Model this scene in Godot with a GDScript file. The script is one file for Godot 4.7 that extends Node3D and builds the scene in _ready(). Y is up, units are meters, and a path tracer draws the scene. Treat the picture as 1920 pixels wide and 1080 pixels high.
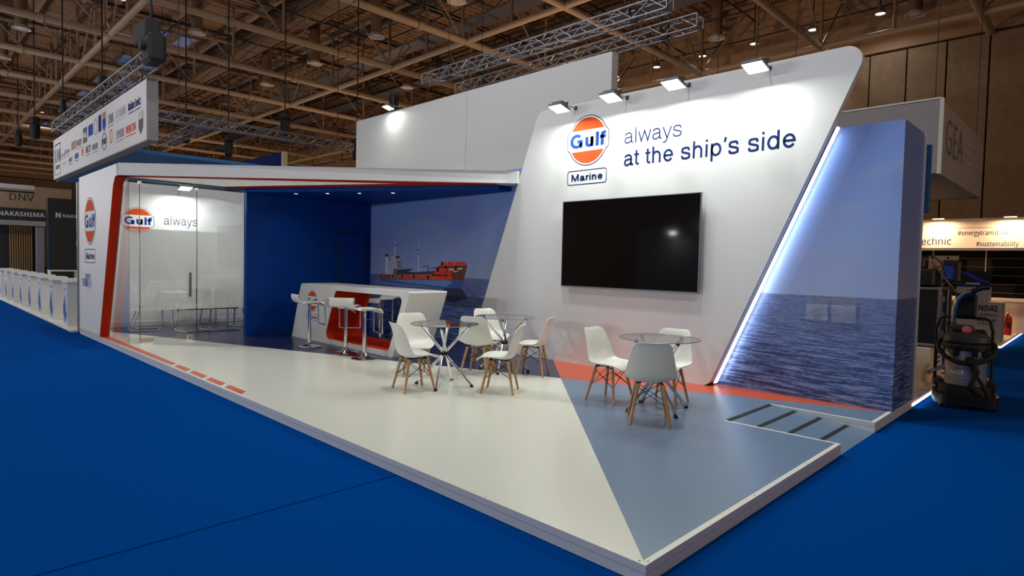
extends Node3D

# An exhibition stand in a dark hall. y up, metres. The stand's front edge lies on z = 0, its right edge on x = 0.
const PT := 0.1            # top of the stand's platform
const CX := -10.2          # glass partition of the meeting room
var M := {}                # materials
var used := {}             # how often a name was taken
var FREG: Font
var FBOLD: Font


# ------------------------------------------------------------------ mesh building
class G:
	var v := PackedVector3Array()
	var n := PackedVector3Array()
	var u := PackedVector2Array()
	var i := PackedInt32Array()

	func tri(a: Vector3, b: Vector3, c: Vector3, na: Vector3, nb: Vector3, nc: Vector3, ua := Vector2.ZERO, ub := Vector2.ZERO, uc := Vector2.ZERO) -> void:
		var k := v.size()
		v.append(a); v.append(b); v.append(c)
		n.append(na); n.append(nb); n.append(nc)
		u.append(ua); u.append(ub); u.append(uc)
		if (b - a).cross(c - a).dot(na + nb + nc) > 0.0:
			i.append(k); i.append(k + 2); i.append(k + 1)
		else:
			i.append(k); i.append(k + 1); i.append(k + 2)

	func quad(a: Vector3, b: Vector3, c: Vector3, d: Vector3, nr: Vector3) -> void:
		tri(a, b, c, nr, nr, nr)
		tri(a, c, d, nr, nr, nr)

	func quaduv(a: Vector3, b: Vector3, c: Vector3, d: Vector3, nr: Vector3, ua: Vector2, ub: Vector2, uc: Vector2, ud: Vector2) -> void:
		tri(a, b, c, nr, nr, nr, ua, ub, uc)
		tri(a, c, d, nr, nr, nr, ua, uc, ud)

	func quadn(a: Vector3, b: Vector3, c: Vector3, d: Vector3, na: Vector3, nb: Vector3, nc: Vector3, nd: Vector3) -> void:
		tri(a, b, c, na, nb, nc)
		tri(a, c, d, na, nc, nd)

	# A box with chamfered edges.
	func box(c: Vector3, s: Vector3, bev := 0.0, b := Basis.IDENTITY) -> G:
		var h := s * 0.5
		bev = minf(bev, minf(h.x, minf(h.y, h.z)) * 0.95)
		var p := func(sg: Vector3, ax: int) -> Vector3:
			var q := Vector3.ZERO
			for k in 3:
				q[k] = sg[k] * (h[k] if k == ax else h[k] - bev)
			return c + b * q
		for ax in 3:
			var a1 := (ax + 1) % 3
			var a2 := (ax + 2) % 3
			for sg in [-1.0, 1.0]:
				var q := []
				for t in [[-1.0, -1.0], [1.0, -1.0], [1.0, 1.0], [-1.0, 1.0]]:
					var w := Vector3.ZERO
					w[ax] = sg; w[a1] = t[0]; w[a2] = t[1]
					q.append(p.call(w, ax))
				var nr := Vector3.ZERO
				nr[ax] = sg
				quad(q[0], q[1], q[2], q[3], b * nr)
		if bev <= 0.0:
			return self
		for ax in 3:
			var a1 := (ax + 1) % 3
			var a2 := (ax + 2) % 3
			for s1 in [-1.0, 1.0]:
				for s2 in [-1.0, 1.0]:
					var lo := Vector3.ZERO
					lo[ax] = -1.0; lo[a1] = s1; lo[a2] = s2
					var hi := lo
					hi[ax] = 1.0
					var nr := Vector3.ZERO
					nr[a1] = s1; nr[a2] = s2
					quad(p.call(lo, a1), p.call(hi, a1), p.call(hi, a2), p.call(lo, a2), b * nr.normalized())
		for sx in [-1.0, 1.0]:
			for sy in [-1.0, 1.0]:
				for sz in [-1.0, 1.0]:
					var w := Vector3(sx, sy, sz)
					var nr := b * w.normalized()
					tri(p.call(w, 0), p.call(w, 1), p.call(w, 2), nr, nr, nr)
		return self

	# A polygon in the xy plane of xf, pulled from z = d0 to z = d1.
	func prism(poly: PackedVector2Array, d0: float, d1: float, xf := Transform3D.IDENTITY, sides := true) -> G:
		var t := Geometry2D.triangulate_polygon(poly)
		var up := xf.basis.z.normalized()
		for k in range(0, t.size(), 3):
			var a := poly[t[k]]; var b := poly[t[k + 1]]; var c := poly[t[k + 2]]
			tri(xf * Vector3(a.x, a.y, d1), xf * Vector3(b.x, b.y, d1), xf * Vector3(c.x, c.y, d1), up, up, up)
			if sides:
				tri(xf * Vector3(a.x, a.y, d0), xf * Vector3(b.x, b.y, d0), xf * Vector3(c.x, c.y, d0), -up, -up, -up)
		if sides:
			wall(poly, d0, d1, xf, 1.0)
		return self

	# The rim of such a polygon; out = -1 turns it inwards.
	func wall(poly: PackedVector2Array, d0: float, d1: float, xf := Transform3D.IDENTITY, out := 1.0) -> G:
		var s := out * (-1.0 if Geometry2D.is_polygon_clockwise(poly) else 1.0)
		for k in poly.size():
			var a := poly[k]; var b := poly[(k + 1) % poly.size()]
			var e := (b - a)
			if e.length() < 1e-6:
				continue
			var nr := (xf.basis * Vector3(e.y * s, -e.x * s, 0)).normalized()
			quad(xf * Vector3(a.x, a.y, d0), xf * Vector3(b.x, b.y, d0), xf * Vector3(b.x, b.y, d1), xf * Vector3(a.x, a.y, d1), nr)
		return self

	# A frame between two outlines that both surround the point c.
	func ring(outer: PackedVector2Array, inner: PackedVector2Array, c: Vector2, d0: float, d1: float, xf := Transform3D.IDENTITY, in_wall := true) -> G:
		var an := []
		for q in outer:
			an.append((q - c).angle())
		for q in inner:
			an.append((q - c).angle())
		an.sort()
		var po := []
		var pi := []
		for a in an:
			po.append(hit(outer, c, a))
			pi.append(hit(inner, c, a))
		var up := xf.basis.z.normalized()
		for k in an.size():
			var l := (k + 1) % an.size()
			for side in [[d1, up], [d0, -up]]:
				var z: float = side[0]
				quad(xf * Vector3(po[k].x, po[k].y, z), xf * Vector3(po[l].x, po[l].y, z), xf * Vector3(pi[l].x, pi[l].y, z), xf * Vector3(pi[k].x, pi[k].y, z), side[1])
		wall(outer, d0, d1, xf, 1.0)
		if in_wall:
			wall(inner, d0, d1, xf, -1.0)
		return self

	func hit(poly: PackedVector2Array, c: Vector2, a: float) -> Vector2:
		var d := Vector2.from_angle(a)
		var best := c
		var far := -1.0
		for k in poly.size():
			var p := poly[k] - c; var q := poly[(k + 1) % poly.size()] - c
			var e := q - p
			var den := d.cross(e)
			if absf(den) < 1e-9:
				continue
			var t := p.cross(e) / den
			var s := p.cross(d) / den
			if t > 0.0 and s >= -1e-5 and s <= 1.0 + 1e-5 and t > far:
				far = t
				best = c + d * t
		return best

	# A round bar through points; radii may change along it.
	func tube(pts: Array, r0: float, r1 := -1.0, sides := 10, cap := true) -> G:
		if r1 < 0.0:
			r1 = r0
		var m := pts.size()
		var rings := []
		var nrs := []
		var t0: Vector3 = (pts[1] - pts[0]).normalized()
		var ax := t0.cross(Vector3.UP)
		if ax.length() < 0.05:
			ax = t0.cross(Vector3.RIGHT)
		ax = ax.normalized()
		for k in m:
			var a: Vector3 = pts[maxi(k - 1, 0)]
			var b: Vector3 = pts[mini(k + 1, m - 1)]
			var t := (b - a).normalized()
			ax = (ax - t * ax.dot(t)).normalized()
			var by := t.cross(ax)
			var r := lerpf(r0, r1, float(k) / (m - 1))
			var q := PackedVector3Array()
			var w := PackedVector3Array()
			for j in sides:
				var d := ax * cos(TAU * j / sides) + by * sin(TAU * j / sides)
				q.append(pts[k] + d * r)
				w.append(d)
			rings.append(q)
			nrs.append(w)
		for k in m - 1:
			for j in sides:
				var l := (j + 1) % sides
				quadn(rings[k][j], rings[k][l], rings[k + 1][l], rings[k + 1][j], nrs[k][j], nrs[k][l], nrs[k + 1][l], nrs[k + 1][j])
		if cap:
			for e in [[0, -1.0], [m - 1, 1.0]]:
				var k: int = e[0]
				var nr: Vector3 = (pts[1] - pts[0]).normalized() * -1.0 if k == 0 else (pts[m - 1] - pts[m - 2]).normalized()
				for j in range(1, sides - 1):
					tri(rings[k][0], rings[k][j], rings[k][j + 1], nr, nr, nr)
		return self

	# A profile of (radius, height) turned about the y axis of xf.
	func lathe(pr: Array, segs := 24, xf := Transform3D.IDENTITY) -> G:
		for k in pr.size() - 1:
			var a: Vector2 = pr[k]; var b: Vector2 = pr[k + 1]
			var e := b - a
			if e.length() < 1e-6:
				continue
			var nn := Vector2(e.y, -e.x).normalized()
			for j in segs:
				var t := TAU * j / segs; var w := TAU * (j + 1) / segs
				var d0 := Vector3(cos(t), 0, sin(t)); var d1 := Vector3(cos(w), 0, sin(w))
				var n0 := xf.basis * (d0 * nn.x + Vector3.UP * nn.y); var n1 := xf.basis * (d1 * nn.x + Vector3.UP * nn.y)
				var p0 := xf * (d0 * a.x + Vector3.UP * a.y); var p1 := xf * (d1 * a.x + Vector3.UP * a.y)
				var q0 := xf * (d0 * b.x + Vector3.UP * b.y); var q1 := xf * (d1 * b.x + Vector3.UP * b.y)
				if a.x > 1e-5:
					tri(p0, p1, q1, n0, n1, n1)
				if b.x > 1e-5:
					tri(p0, q1, q0, n0, n1, n0)
		return self

	# A thin sheet towards +x.
	func quad_film(x: float, y0: float, y1: float, z0: float, z1: float) -> G:
		quad(Vector3(x, y0, z0), Vector3(x, y0, z1), Vector3(x, y1, z1), Vector3(x, y1, z0), Vector3(1, 0, 0))
		return self

	func mesh() -> ArrayMesh:
		var ar := []
		ar.resize(Mesh.ARRAY_MAX)
		ar[Mesh.ARRAY_VERTEX] = v
		ar[Mesh.ARRAY_NORMAL] = n
		ar[Mesh.ARRAY_TEX_UV] = u
		ar[Mesh.ARRAY_INDEX] = i
		var am := ArrayMesh.new()
		am.add_surface_from_arrays(Mesh.PRIMITIVE_TRIANGLES, ar)
		return am


# ------------------------------------------------------------------ nodes, names and labels
func numbered(called: String) -> String:
	var k: int = used.get(called, 0)
	used[called] = k + 1
	return called if k == 0 else "%s_%03d" % [called, k]

func tag(o: Node, label: String, category: String, group := "") -> Node:
	o.set_meta("label", label)
	o.set_meta("category", category)
	if group != "":
		o.set_meta("group", group)
	return o

# A thing: a Node3D at its base; its parts are its children.
func thing(called: String, label: String, category: String, at := Vector3.ZERO, turn := 0.0, group := "") -> Node3D:
	var o := Node3D.new()
	o.name = numbered(called)
	add_child(o)
	o.position = at
	o.rotation.y = turn
	tag(o, label, category, group)
	return o

func part(called: String, g: G, m: Material, parent: Node, label := "") -> MeshInstance3D:
	var o := MeshInstance3D.new()
	o.name = called
	o.mesh = g.mesh()
	o.material_override = m
	parent.add_child(o, true)
	if label != "":
		o.set_meta("label", label)
	return o

# The same mesh once more.
func again(called: String, ms: Mesh, m: Material, parent: Node, xf := Transform3D.IDENTITY) -> MeshInstance3D:
	var o := MeshInstance3D.new()
	o.name = called
	o.mesh = ms
	o.material_override = m
	parent.add_child(o, true)
	o.transform = xf
	return o

# A piece of the setting.
func struct(called: String, label: String, category: String) -> Node3D:
	var o := Node3D.new()
	o.name = numbered(called)
	add_child(o)
	o.set_meta("kind", "structure")
	tag(o, label, category)
	return o

func dup(src: Node3D, label: String, at: Vector3, turn: float) -> Node3D:
	var o: Node3D = src.duplicate()
	o.name = numbered(String(src.name))
	add_child(o)
	o.position = at
	o.rotation.y = turn
	o.set_meta("label", label)
	return o

func V2(a: Array) -> PackedVector2Array:
	var p := PackedVector2Array()
	for k in range(0, a.size(), 2):
		p.append(Vector2(a[k], a[k + 1]))
	return p

# Rounds the corners of an outline.
func rounded(pts: PackedVector2Array, r: Array, seg := 6) -> PackedVector2Array:
	var o := PackedVector2Array()
	var m := pts.size()
	for k in m:
		var rad: float = r[k % r.size()]
		var p := pts[k]
		if rad <= 0.0:
			o.append(p)
			continue
		var a := (pts[(k + m - 1) % m] - p).normalized()
		var b := (pts[(k + 1) % m] - p).normalized()
		var half := absf(a.angle_to(b)) * 0.5
		var d := rad / tan(half)
		var c := p + (a + b).normalized() * (rad / sin(half))
		var s := (p + a * d - c).angle()
		var e := (p + b * d - c).angle()
		var sweep := wrapf(e - s, -PI, PI)
		for j in seg + 1:
			o.append(c + Vector2.from_angle(s + sweep * j / seg) * rad)
	return o

func ellipse(w: float, h: float, seg := 48) -> PackedVector2Array:
	var o := PackedVector2Array()
	for k in seg:
		o.append(Vector2(cos(TAU * k / seg) * w * 0.5, sin(TAU * k / seg) * h * 0.5))
	return o

# Flat lettering, w wide; at is the left end of its base line.
func lettering(called: String, words: String, f: Font, w: float, h: float, xf: Transform3D, m: Material, parent: Node) -> MeshInstance3D:
	var t := TextMesh.new()
	t.text = words
	t.font = f
	t.font_size = 64
	t.pixel_size = 0.01
	t.depth = 0.2
	t.curve_step = 2.0
	t.horizontal_alignment = HORIZONTAL_ALIGNMENT_LEFT
	t.vertical_alignment = VERTICAL_ALIGNMENT_BOTTOM
	var b := t.get_aabb()
	var o := MeshInstance3D.new()
	o.name = called
	o.mesh = t
	o.material_override = m
	parent.add_child(o, true)
	var k := Vector3(w / b.size.x, h / b.size.y, 0.015)
	o.transform = xf * Transform3D(Basis.from_scale(k), Vector3(-b.position.x * k.x, -b.position.y * k.y, 0.0015))
	return o


# Grotesque lettering drawn as strokes of one weight: [advance, stroke, stroke ...] on an em of 1, x height 0.523.
func glyph(ch: String, w: float) -> Array:
	var r := w / 2
	var X := 0.523
	match ch:
		"l": return [0.222, [0.111, 0.0, 0.111, 0.72]]
		"i": return [0.222, [0.111, 0.0, 0.111, X], [0.111, 0.62, 0.111, 0.72]]
		"t": return [0.29, [0.13, 0.67, 0.13, 0.13] + arc(0.215, 0.13, 0.085, 0.13 - r, PI, PI * 1.5) + [0.27, r], [0.015, X - r, 0.265, X - r]]
		"h": return [0.556, [0.07 + r, 0.0, 0.07 + r, 0.72], [0.07 + r, 0.30] + arc(0.278, 0.30, 0.208 - r, X + 0.01 - r - 0.30, PI, 0.0) + [0.486 - r, 0.0]]
		"a": return [0.556, arc(0.262, 0.37, 0.2 - r, X + 0.01 - r - 0.37, PI * 0.97, 0.0) + [0.462 - r, 0.11] + arc(0.462 - r + 0.055, 0.09, 0.055, 0.09 - r, PI, PI * 1.5) + [0.54, r], [0.462 - r, 0.315, 0.40, 0.297, 0.30, 0.287] + arc(0.21, 0.15, 0.16 - r, 0.13, PI * 0.5, PI * 1.5) + [0.27, r, 0.36, 0.045 + r, 0.42, 0.11, 0.462 - r, 0.19]]
		"w": return [0.722, [0.015 + r, X, 0.19, r * 0.6, 0.361, X - r * 0.6, 0.532, r * 0.6, 0.707 - r, X]]
		"y": return [0.5, [0.015 + r, X, 0.25, 0.01], [0.485 - r, X, 0.25, -0.02, 0.21, -0.12, 0.17, -0.185 + r * 0.5, 0.11, -0.212 + r, 0.05, -0.205 + r]]
		"s": return [0.5, smooth([0.455 - r, 0.365, 0.43 - r, 0.43, 0.36, X - r, 0.25, X + 0.01 - r, 0.13, X - 0.01 - r, 0.06 + r, 0.43, 0.05 + r, 0.375, 0.11, 0.315, 0.25, 0.27, 0.39, 0.225, 0.465 - r, 0.155, 0.455 - r, 0.09, 0.39, 0.02 + r, 0.25, -0.01 + r, 0.12, 0.015 + r, 0.06 + r, 0.08, 0.035 + r, 0.16])]
		"e": return [0.556, [0.05 + r, 0.265, 0.51 - r, 0.265] + arc(0.28, 0.262, 0.23 - r, 0.272 - r, 0.02, PI * 1.82)]
		"p": return [0.556, [0.065 + r, X, 0.065 + r, -0.212], arc(0.288, 0.262, 0.225 - r, 0.272 - r, 0.0, TAU)]
		"d": return [0.556, [0.491 - r, 0.0, 0.491 - r, 0.72], arc(0.268, 0.262, 0.225 - r, 0.272 - r, 0.0, TAU)]
		"'": return [0.2, [0.115, 0.72, 0.115, 0.62, 0.075, 0.52]]
	match ch:
		"G": return [0.778, arc(0.39, 0.36, 0.345 - r, 0.375 - r, 0.8, TAU - 0.62) + [0.715 - r, 0.14], [0.42, 0.335, 0.715 - r, 0.335, 0.715 - r, 0.0]]
		"u": return [0.575, [0.065 + r, X, 0.065 + r, 0.21] + arc(0.28, 0.21, 0.215 - r, 0.22 - r, PI, TAU) + [0.495 - r, X], [0.495 - r, X, 0.495 - r, 0.0]]
		"f": return [0.33, [0.14, 0.0, 0.14, 0.57] + arc(0.255, 0.57, 0.115, 0.15 - r, PI, PI * 0.5) + [0.325, 0.72 - r], [0.01, X - r, 0.315, X - r]]
		"M": return [0.85, [0.065 + r, 0.0, 0.065 + r, 0.72], [0.785 - r, 0.0, 0.785 - r, 0.72], [0.065 + r, 0.68, 0.425, 0.06, 0.785 - r, 0.68]]
		"r": return [0.36, [0.065 + r, 0.0, 0.065 + r, X], [0.065 + r, 0.28] + arc(0.25, 0.28, 0.185 - r, X - r - 0.28, PI, PI * 0.5) + [0.345, X - r]]
		"n": return [0.56, [0.065 + r, 0.0, 0.065 + r, X], [0.065 + r, 0.29] + arc(0.28, 0.29, 0.215 - r, X + 0.01 - r - 0.29, PI, 0.0) + [0.495 - r, 0.0]]
	return [0.278]

func arc(cx: float, cy: float, rx: float, ry: float, a0: float, a1: float) -> Array:
	var o := []
	var m := maxi(4, int(absf(a1 - a0) * 5.0))
	for k in m + 1:
		var a := lerpf(a0, a1, float(k) / m)
		o.append(cx + cos(a) * rx)
		o.append(cy + sin(a) * ry)
	return o

func smooth(p: Array) -> Array:
	var o := []
	var m := p.size() / 2
	for k in m - 1:
		var q := []
		for j in [k - 1, k, k + 1, k + 2]:
			var c := clampi(j, 0, m - 1)
			q.append(Vector2(p[c * 2], p[c * 2 + 1]))
		for t in 4:
			var v: Vector2 = q[1].cubic_interpolate(q[2], q[0], q[3], t / 4.0)
			o.append(v.x)
			o.append(v.y)
	o.append(p[m * 2 - 2])
	o.append(p[m * 2 - 1])
	return o

# Stroke lettering on a base line that starts at xf; em is the letter size, w the whole width.
func strokes(called: String, words: String, weight: float, w: float, em: float, xf: Transform3D, m: Material, parent: Node) -> void:
	var x := 0.0
	var all := []
	for ch in words:
		var gl := glyph(ch, weight)
		if gl.size() > 1:
			all.append([x, gl])
		x += gl[0]
	var sx := w / x
	var th := 0.0015
	for e in all:
		var g := G.new()
		for k in range(1, e[1].size()):
			var st: Array = e[1][k]
			var pts := PackedVector2Array()
			for j in range(0, st.size(), 2):
				var q := Vector2(st[j], st[j + 1])
				if pts.size() == 0 or pts[pts.size() - 1].distance_to(q) > 0.004:
					pts.append(q)
			var closed := pts[0].distance_to(pts[pts.size() - 1]) < 0.01
			var L := []
			var R := []
			for j in pts.size():
				var a := pts[j] - pts[j - 1] if j > 0 else pts[1] - pts[0]
				var b := pts[j + 1] - pts[j] if j < pts.size() - 1 else a
				if closed and j == 0:
					a = pts[0] - pts[pts.size() - 2]
				if closed and j == pts.size() - 1:
					b = pts[1] - pts[0]
				var na := a.normalized().orthogonal()
				var nb := b.normalized().orthogonal()
				var mt := (na + nb).normalized()
				var len := weight * 0.5 / maxf(0.3, mt.dot(na))
				L.append(pts[j] + mt * len)
				R.append(pts[j] - mt * len)
			for j in pts.size() - 1:
				var c := []
				for v in [L[j], L[j + 1], R[j + 1], R[j]]:
					c.append(xf * Vector3((v.x + e[0]) * sx, v.y * em, th))
				g.quad(c[0], c[1], c[2], c[3], xf.basis.z)
		part(called, g, m, parent)


# ------------------------------------------------------------------ materials
func mat(called: String, c: Color, rough := 0.5, metal := 0.0) -> StandardMaterial3D:
	var m := StandardMaterial3D.new()
	m.resource_name = called
	m.albedo_color = c
	m.roughness = rough
	m.metallic = metal
	M[called] = m
	return m

func glow(called: String, c: Color, e: float) -> StandardMaterial3D:
	var m := mat(called, c * 0.5, 0.5)
	m.emission_enabled = true
	m.emission = c
	m.emission_energy_multiplier = e
	return m

func grain(m: StandardMaterial3D, lo: Color, hi: Color, freq: float, scale: float, seed_at: int, stretch := Vector3.ONE) -> void:
	var f := FastNoiseLite.new()
	f.seed = seed_at
	f.frequency = freq
	f.fractal_octaves = 4
	var t := NoiseTexture2D.new()
	t.width = 512
	t.height = 512
	t.seamless = true
	t.noise = f
	var r := Gradient.new()
	r.set_color(0, lo)
	r.set_color(1, hi)
	t.color_ramp = r
	m.albedo_texture = t
	m.uv1_triplanar = true
	m.uv1_world_triplanar = true
	m.uv1_scale = stretch * scale

func materials() -> void:
	var m := mat("carpet", Color(1, 1, 1), 1.0)
	grain(m, Color8(0, 55, 124), Color8(0, 70, 148), 0.08, 1.6, 3)
	m.metallic_specular = 0.05
	mat("seam", Color8(6, 14, 40), 1.0)
	m = mat("vinyl_white", Color8(216, 217, 204), 0.22)
	mat("vinyl_navy", Color8(36, 40, 78), 0.28)
	mat("vinyl_orange", Color8(200, 84, 50), 0.3)
	mat("vinyl_blue", Color8(104, 126, 150), 0.3)
	mat("edge_white", Color8(216, 216, 204), 0.45)
	mat("platform_side_shaded", Color8(200, 206, 216), 0.5)  # white boards tinted cooler and darker for shade and blue carpet bounce
	mat("platform_core", Color8(60, 60, 66), 0.8)
	mat("wall_white", Color8(222, 222, 222), 0.55)
	mat("panel_white", Color8(200, 200, 199), 0.6)
	mat("orange_paint", Color8(202, 52, 18), 0.4)
	m = mat("blue_paint", Color8(0, 58, 142), 0.55)
	m.metallic_specular = 0.25
	mat("blue_joint", Color8(2, 34, 88), 0.6)
	mat("letter_navy", Color8(24, 46, 98), 0.5)
	mat("letter_blue", Color8(34, 72, 148), 0.5)
	mat("logo_orange", Color8(218, 84, 40), 0.5)
	mat("logo_white", Color8(238, 238, 236), 0.5)
	mat("counter_white", Color8(222, 222, 220), 0.4)
	m = mat("plastic_white", Color8(226, 226, 218), 0.32)
	m = mat("wood", Color(1, 1, 1), 0.5)
	grain(m, Color8(168, 126, 84), Color8(204, 162, 116), 0.03, 3.0, 8, Vector3(4, 0.4, 4))
	mat("wire_black", Color8(24, 24, 26), 0.4, 0.6)
	mat("chrome", Color8(225, 225, 228), 0.12, 1.0)
	mat("steel", Color8(196, 196, 200), 0.28, 1.0)
	mat("drum_steel", Color8(196, 194, 190), 0.3, 0.75)
	mat("handle_steel", Color8(112, 112, 112), 0.35, 0.8)
	mat("glass_edge", Color8(52, 60, 58), 0.2)
	mat("cube_cloth", Color8(156, 150, 152), 0.8)
	mat("roof_strut", Color8(142, 116, 90), 0.7)
	mat("alu", Color8(150, 152, 160), 0.4, 0.85)
	mat("alu_dark", Color8(120, 122, 130), 0.5, 0.6)
	mat("rubber", Color8(18, 18, 20), 0.7)
	mat("black", Color8(16, 16, 18), 0.5)
	mat("hoist_black", Color8(7, 7, 8), 0.7)
	m = mat("black_gloss", Color8(5, 5, 7), 0.06)
	m.metallic_specular = 0.35
	mat("grey", Color8(110, 110, 114), 0.5)
	mat("grey_light", Color8(176, 176, 178), 0.5)
	mat("grey_dark", Color8(62, 62, 62), 0.5)
	mat("red", Color8(196, 44, 34), 0.4)
	m = mat("glass", Color(0.25, 0.3, 0.3, 0.05), 0.02)
	m.transparency = BaseMaterial3D.TRANSPARENCY_ALPHA
	m = mat("table_glass", Color(0.2, 0.23, 0.24, 0.07), 0.02)
	m.transparency = BaseMaterial3D.TRANSPARENCY_ALPHA
	m = mat("acrylic", Color(0.8, 0.85, 0.9, 0.05), 0.03)
	m.transparency = BaseMaterial3D.TRANSPARENCY_ALPHA
	m = mat("frosted_film", Color(0.9, 0.91, 0.89, 0.8), 0.6)
	m.transparency = BaseMaterial3D.TRANSPARENCY_ALPHA
	m.backlight_enabled = true
	m.backlight = Color(0.9, 0.9, 0.9)
	m = mat("translucent_white", Color8(238, 238, 234), 0.7)
	m.backlight_enabled = true
	m.backlight = Color(0.95, 0.95, 0.93)
	m = mat("roof_steel", Color8(174, 150, 124), 0.6)
	m = mat("roof_deck", Color8(164, 130, 98), 0.7)
	m = mat("duct", Color8(112, 86, 62), 0.6)
	m = mat("hall_wall", Color(1, 1, 1), 0.8)
	grain(m, Color8(126, 104, 80), Color8(142, 118, 92), 0.02, 0.25, 5)
	mat("hall_groove", Color8(50, 40, 32), 0.9)
	mat("diffuser_white", Color8(206, 196, 184), 0.6)
	mat("fabric_white", Color8(206, 204, 204), 0.8)
	mat("gea_grey", Color8(104, 100, 108), 0.7)
	mat("fabric_blue", Color8(28, 92, 144), 0.7)
	mat("stand_black", Color8(18, 18, 24), 0.6)
	mat("stand_cream", Color8(226, 206, 184), 0.6)
	mat("curtain", Color8(128, 100, 62), 0.9)
	mat("carton_grey", Color8(172, 172, 180), 0.6)
	for k in ["letter_navy", "letter_blue", "logo_orange", "logo_white", "orange_paint"]:
		M[k].roughness = 0.75
		M[k].metallic_specular = 0.2
	glow("lamp_face", Color(1.0, 0.99, 0.96), 6.0)
	glow("lamp_warm", Color(1.0, 0.84, 0.66), 6.0)
	glow("led_face", Color(0.93, 0.96, 1.0), 2.2)
	glow("skylight_face", Color(0.5, 0.62, 0.9), 0.12)


# ------------------------------------------------------------------ frames to build in
func plan(h: float) -> Transform3D:        # outlines given as (x, z), pulled upwards
	return Transform3D(Basis(Vector3(1, 0, 0), Vector3(0, 0, 1), Vector3(0, 1, 0)), Vector3(0, h, 0))

func front(z: float, at := Vector2.ZERO) -> Transform3D:   # a face towards +z: (x, y)
	return Transform3D(Basis.IDENTITY, Vector3(at.x, at.y, z))

func side(x: float, at := Vector2.ZERO) -> Transform3D:    # a face towards +x: (-z, y); at is given as (z, y)
	return Transform3D(Basis(Vector3(0, 0, -1), Vector3(0, 1, 0), Vector3(1, 0, 0)), Vector3(x, at.y, at.x))


func _ready() -> void:
	# ---- camera
	var cam := Camera3D.new()
	cam.name = "camera"
	add_child(cam)
	cam.position = Vector3(1.5933, 1.6, 2.6246)
	cam.rotation = Vector3(-0.041153, 0.775669, 0.0216638)
	cam.fov = rad_to_deg(2.0 * atan(540.0 / 1141.78))
	cam.near = 0.05
	cam.far = 300.0
	cam.current = true
	# ---- surroundings: a closed hall, no sky
	var env := Environment.new()
	env.background_mode = Environment.BG_COLOR
	env.background_color = Color(0, 0, 0)
	env.tonemap_mode = Environment.TONE_MAPPER_LINEAR
	env.tonemap_exposure = 1.0
	env.sdfgi_enabled = true
	env.ssao_enabled = true
	env.ssil_enabled = true
	var we := WorldEnvironment.new()
	we.name = "surroundings"
	we.environment = env
	add_child(we)
	FREG = font(400)
	FBOLD = font(700)
	materials()
	# ---- structure
	hall()
	roof()
	high_bays()
	unseen_lamps()
	platform()
	stand_walls()
	canopy()
	meeting_room()
	# ---- things on the stand
	floodlights()
	led_strip()
	television()
	bar_counter()
	bar_stools()
	seating()
	small_things()
	# ---- the neighbours
	neighbour_left()
	neighbour_behind()
	neighbour_right()
	neighbour_opposite()
	rigging()


func font(weight: int) -> Font:
	var s := SystemFont.new()
	s.font_names = PackedStringArray(["Droid Sans"])
	s.font_weight = weight
	return s


# ------------------------------------------------------------------ the hall
func hall() -> void:
	var f := struct("floor", "royal blue exhibition carpet covering the hall floor", "carpet")
	# carpet lengths laid side by side, with dark butted seams along z = const and x = const
	var xs := [-88.0, -2.14, 30.0]
	var zs := [-24.4, -11.2, 16.0]
	for a in 2:
		for b in 2:
			var x0: float = xs[a]; var x1: float = xs[a + 1]
			var z0: float = zs[b]; var z1: float = zs[b + 1]
			part("carpet_length", G.new().box(Vector3((x0 + x1) / 2, -0.03, (z0 + z1) / 2), Vector3(x1 - x0 - 0.012, 0.06, z1 - z0 - 0.012), 0.004), M.carpet, f)
	part("seam_bed", G.new().box(Vector3(-29, -0.09, -4.2), Vector3(118, 0.06, 40.4)), M.seam, f)
	var w := struct("wall_back", "tall beige panelled hall wall behind the right hand stands", "wall")
	var px := -86.0
	while px < 29.0:
		var wd := 1.25 if px > -9.0 and px < 2.0 else 3.0
		part("panel", G.new().box(Vector3(px + wd / 2, 5.0, -24.5), Vector3(wd - 0.05, 10.0, 0.2), 0.01), M.hall_wall, w)
		px += wd
	part("backing", G.new().box(Vector3(-29, 6.8, -24.7), Vector3(118, 13.6, 0.2)), M.hall_groove, w)
	part("upper_band", G.new().box(Vector3(-29, 11.6, -24.5), Vector3(118, 3.0, 0.15)), M.roof_deck, w)
	w = struct("wall_left", "distant beige hall wall above the black stand", "wall")
	var pz := -24.0
	while pz < 15.0:
		part("panel", G.new().box(Vector3(-87.0, 5.0, pz + 1.9), Vector3(0.2, 10.0, 3.75), 0.01), M.hall_wall, w)
		pz += 3.8
	part("backing", G.new().box(Vector3(-87.2, 6.8, -4.2), Vector3(0.2, 13.6, 40.8)), M.hall_groove, w)
	part("upper_band", G.new().box(Vector3(-87.0, 11.6, -4.2), Vector3(0.15, 3.0, 40.8)), M.roof_deck, w)
	w = struct("wall_right", "hall wall beyond the right edge of the picture", "wall")
	part("panel", G.new().box(Vector3(29.0, 6.8, -4.2), Vector3(0.3, 13.6, 40.8)), M.hall_wall, w)
	w = struct("wall_front", "hall wall behind the camera", "wall")
	part("panel", G.new().box(Vector3(-29, 6.8, 15.8), Vector3(118, 13.6, 0.3)), M.hall_wall, w)


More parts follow.
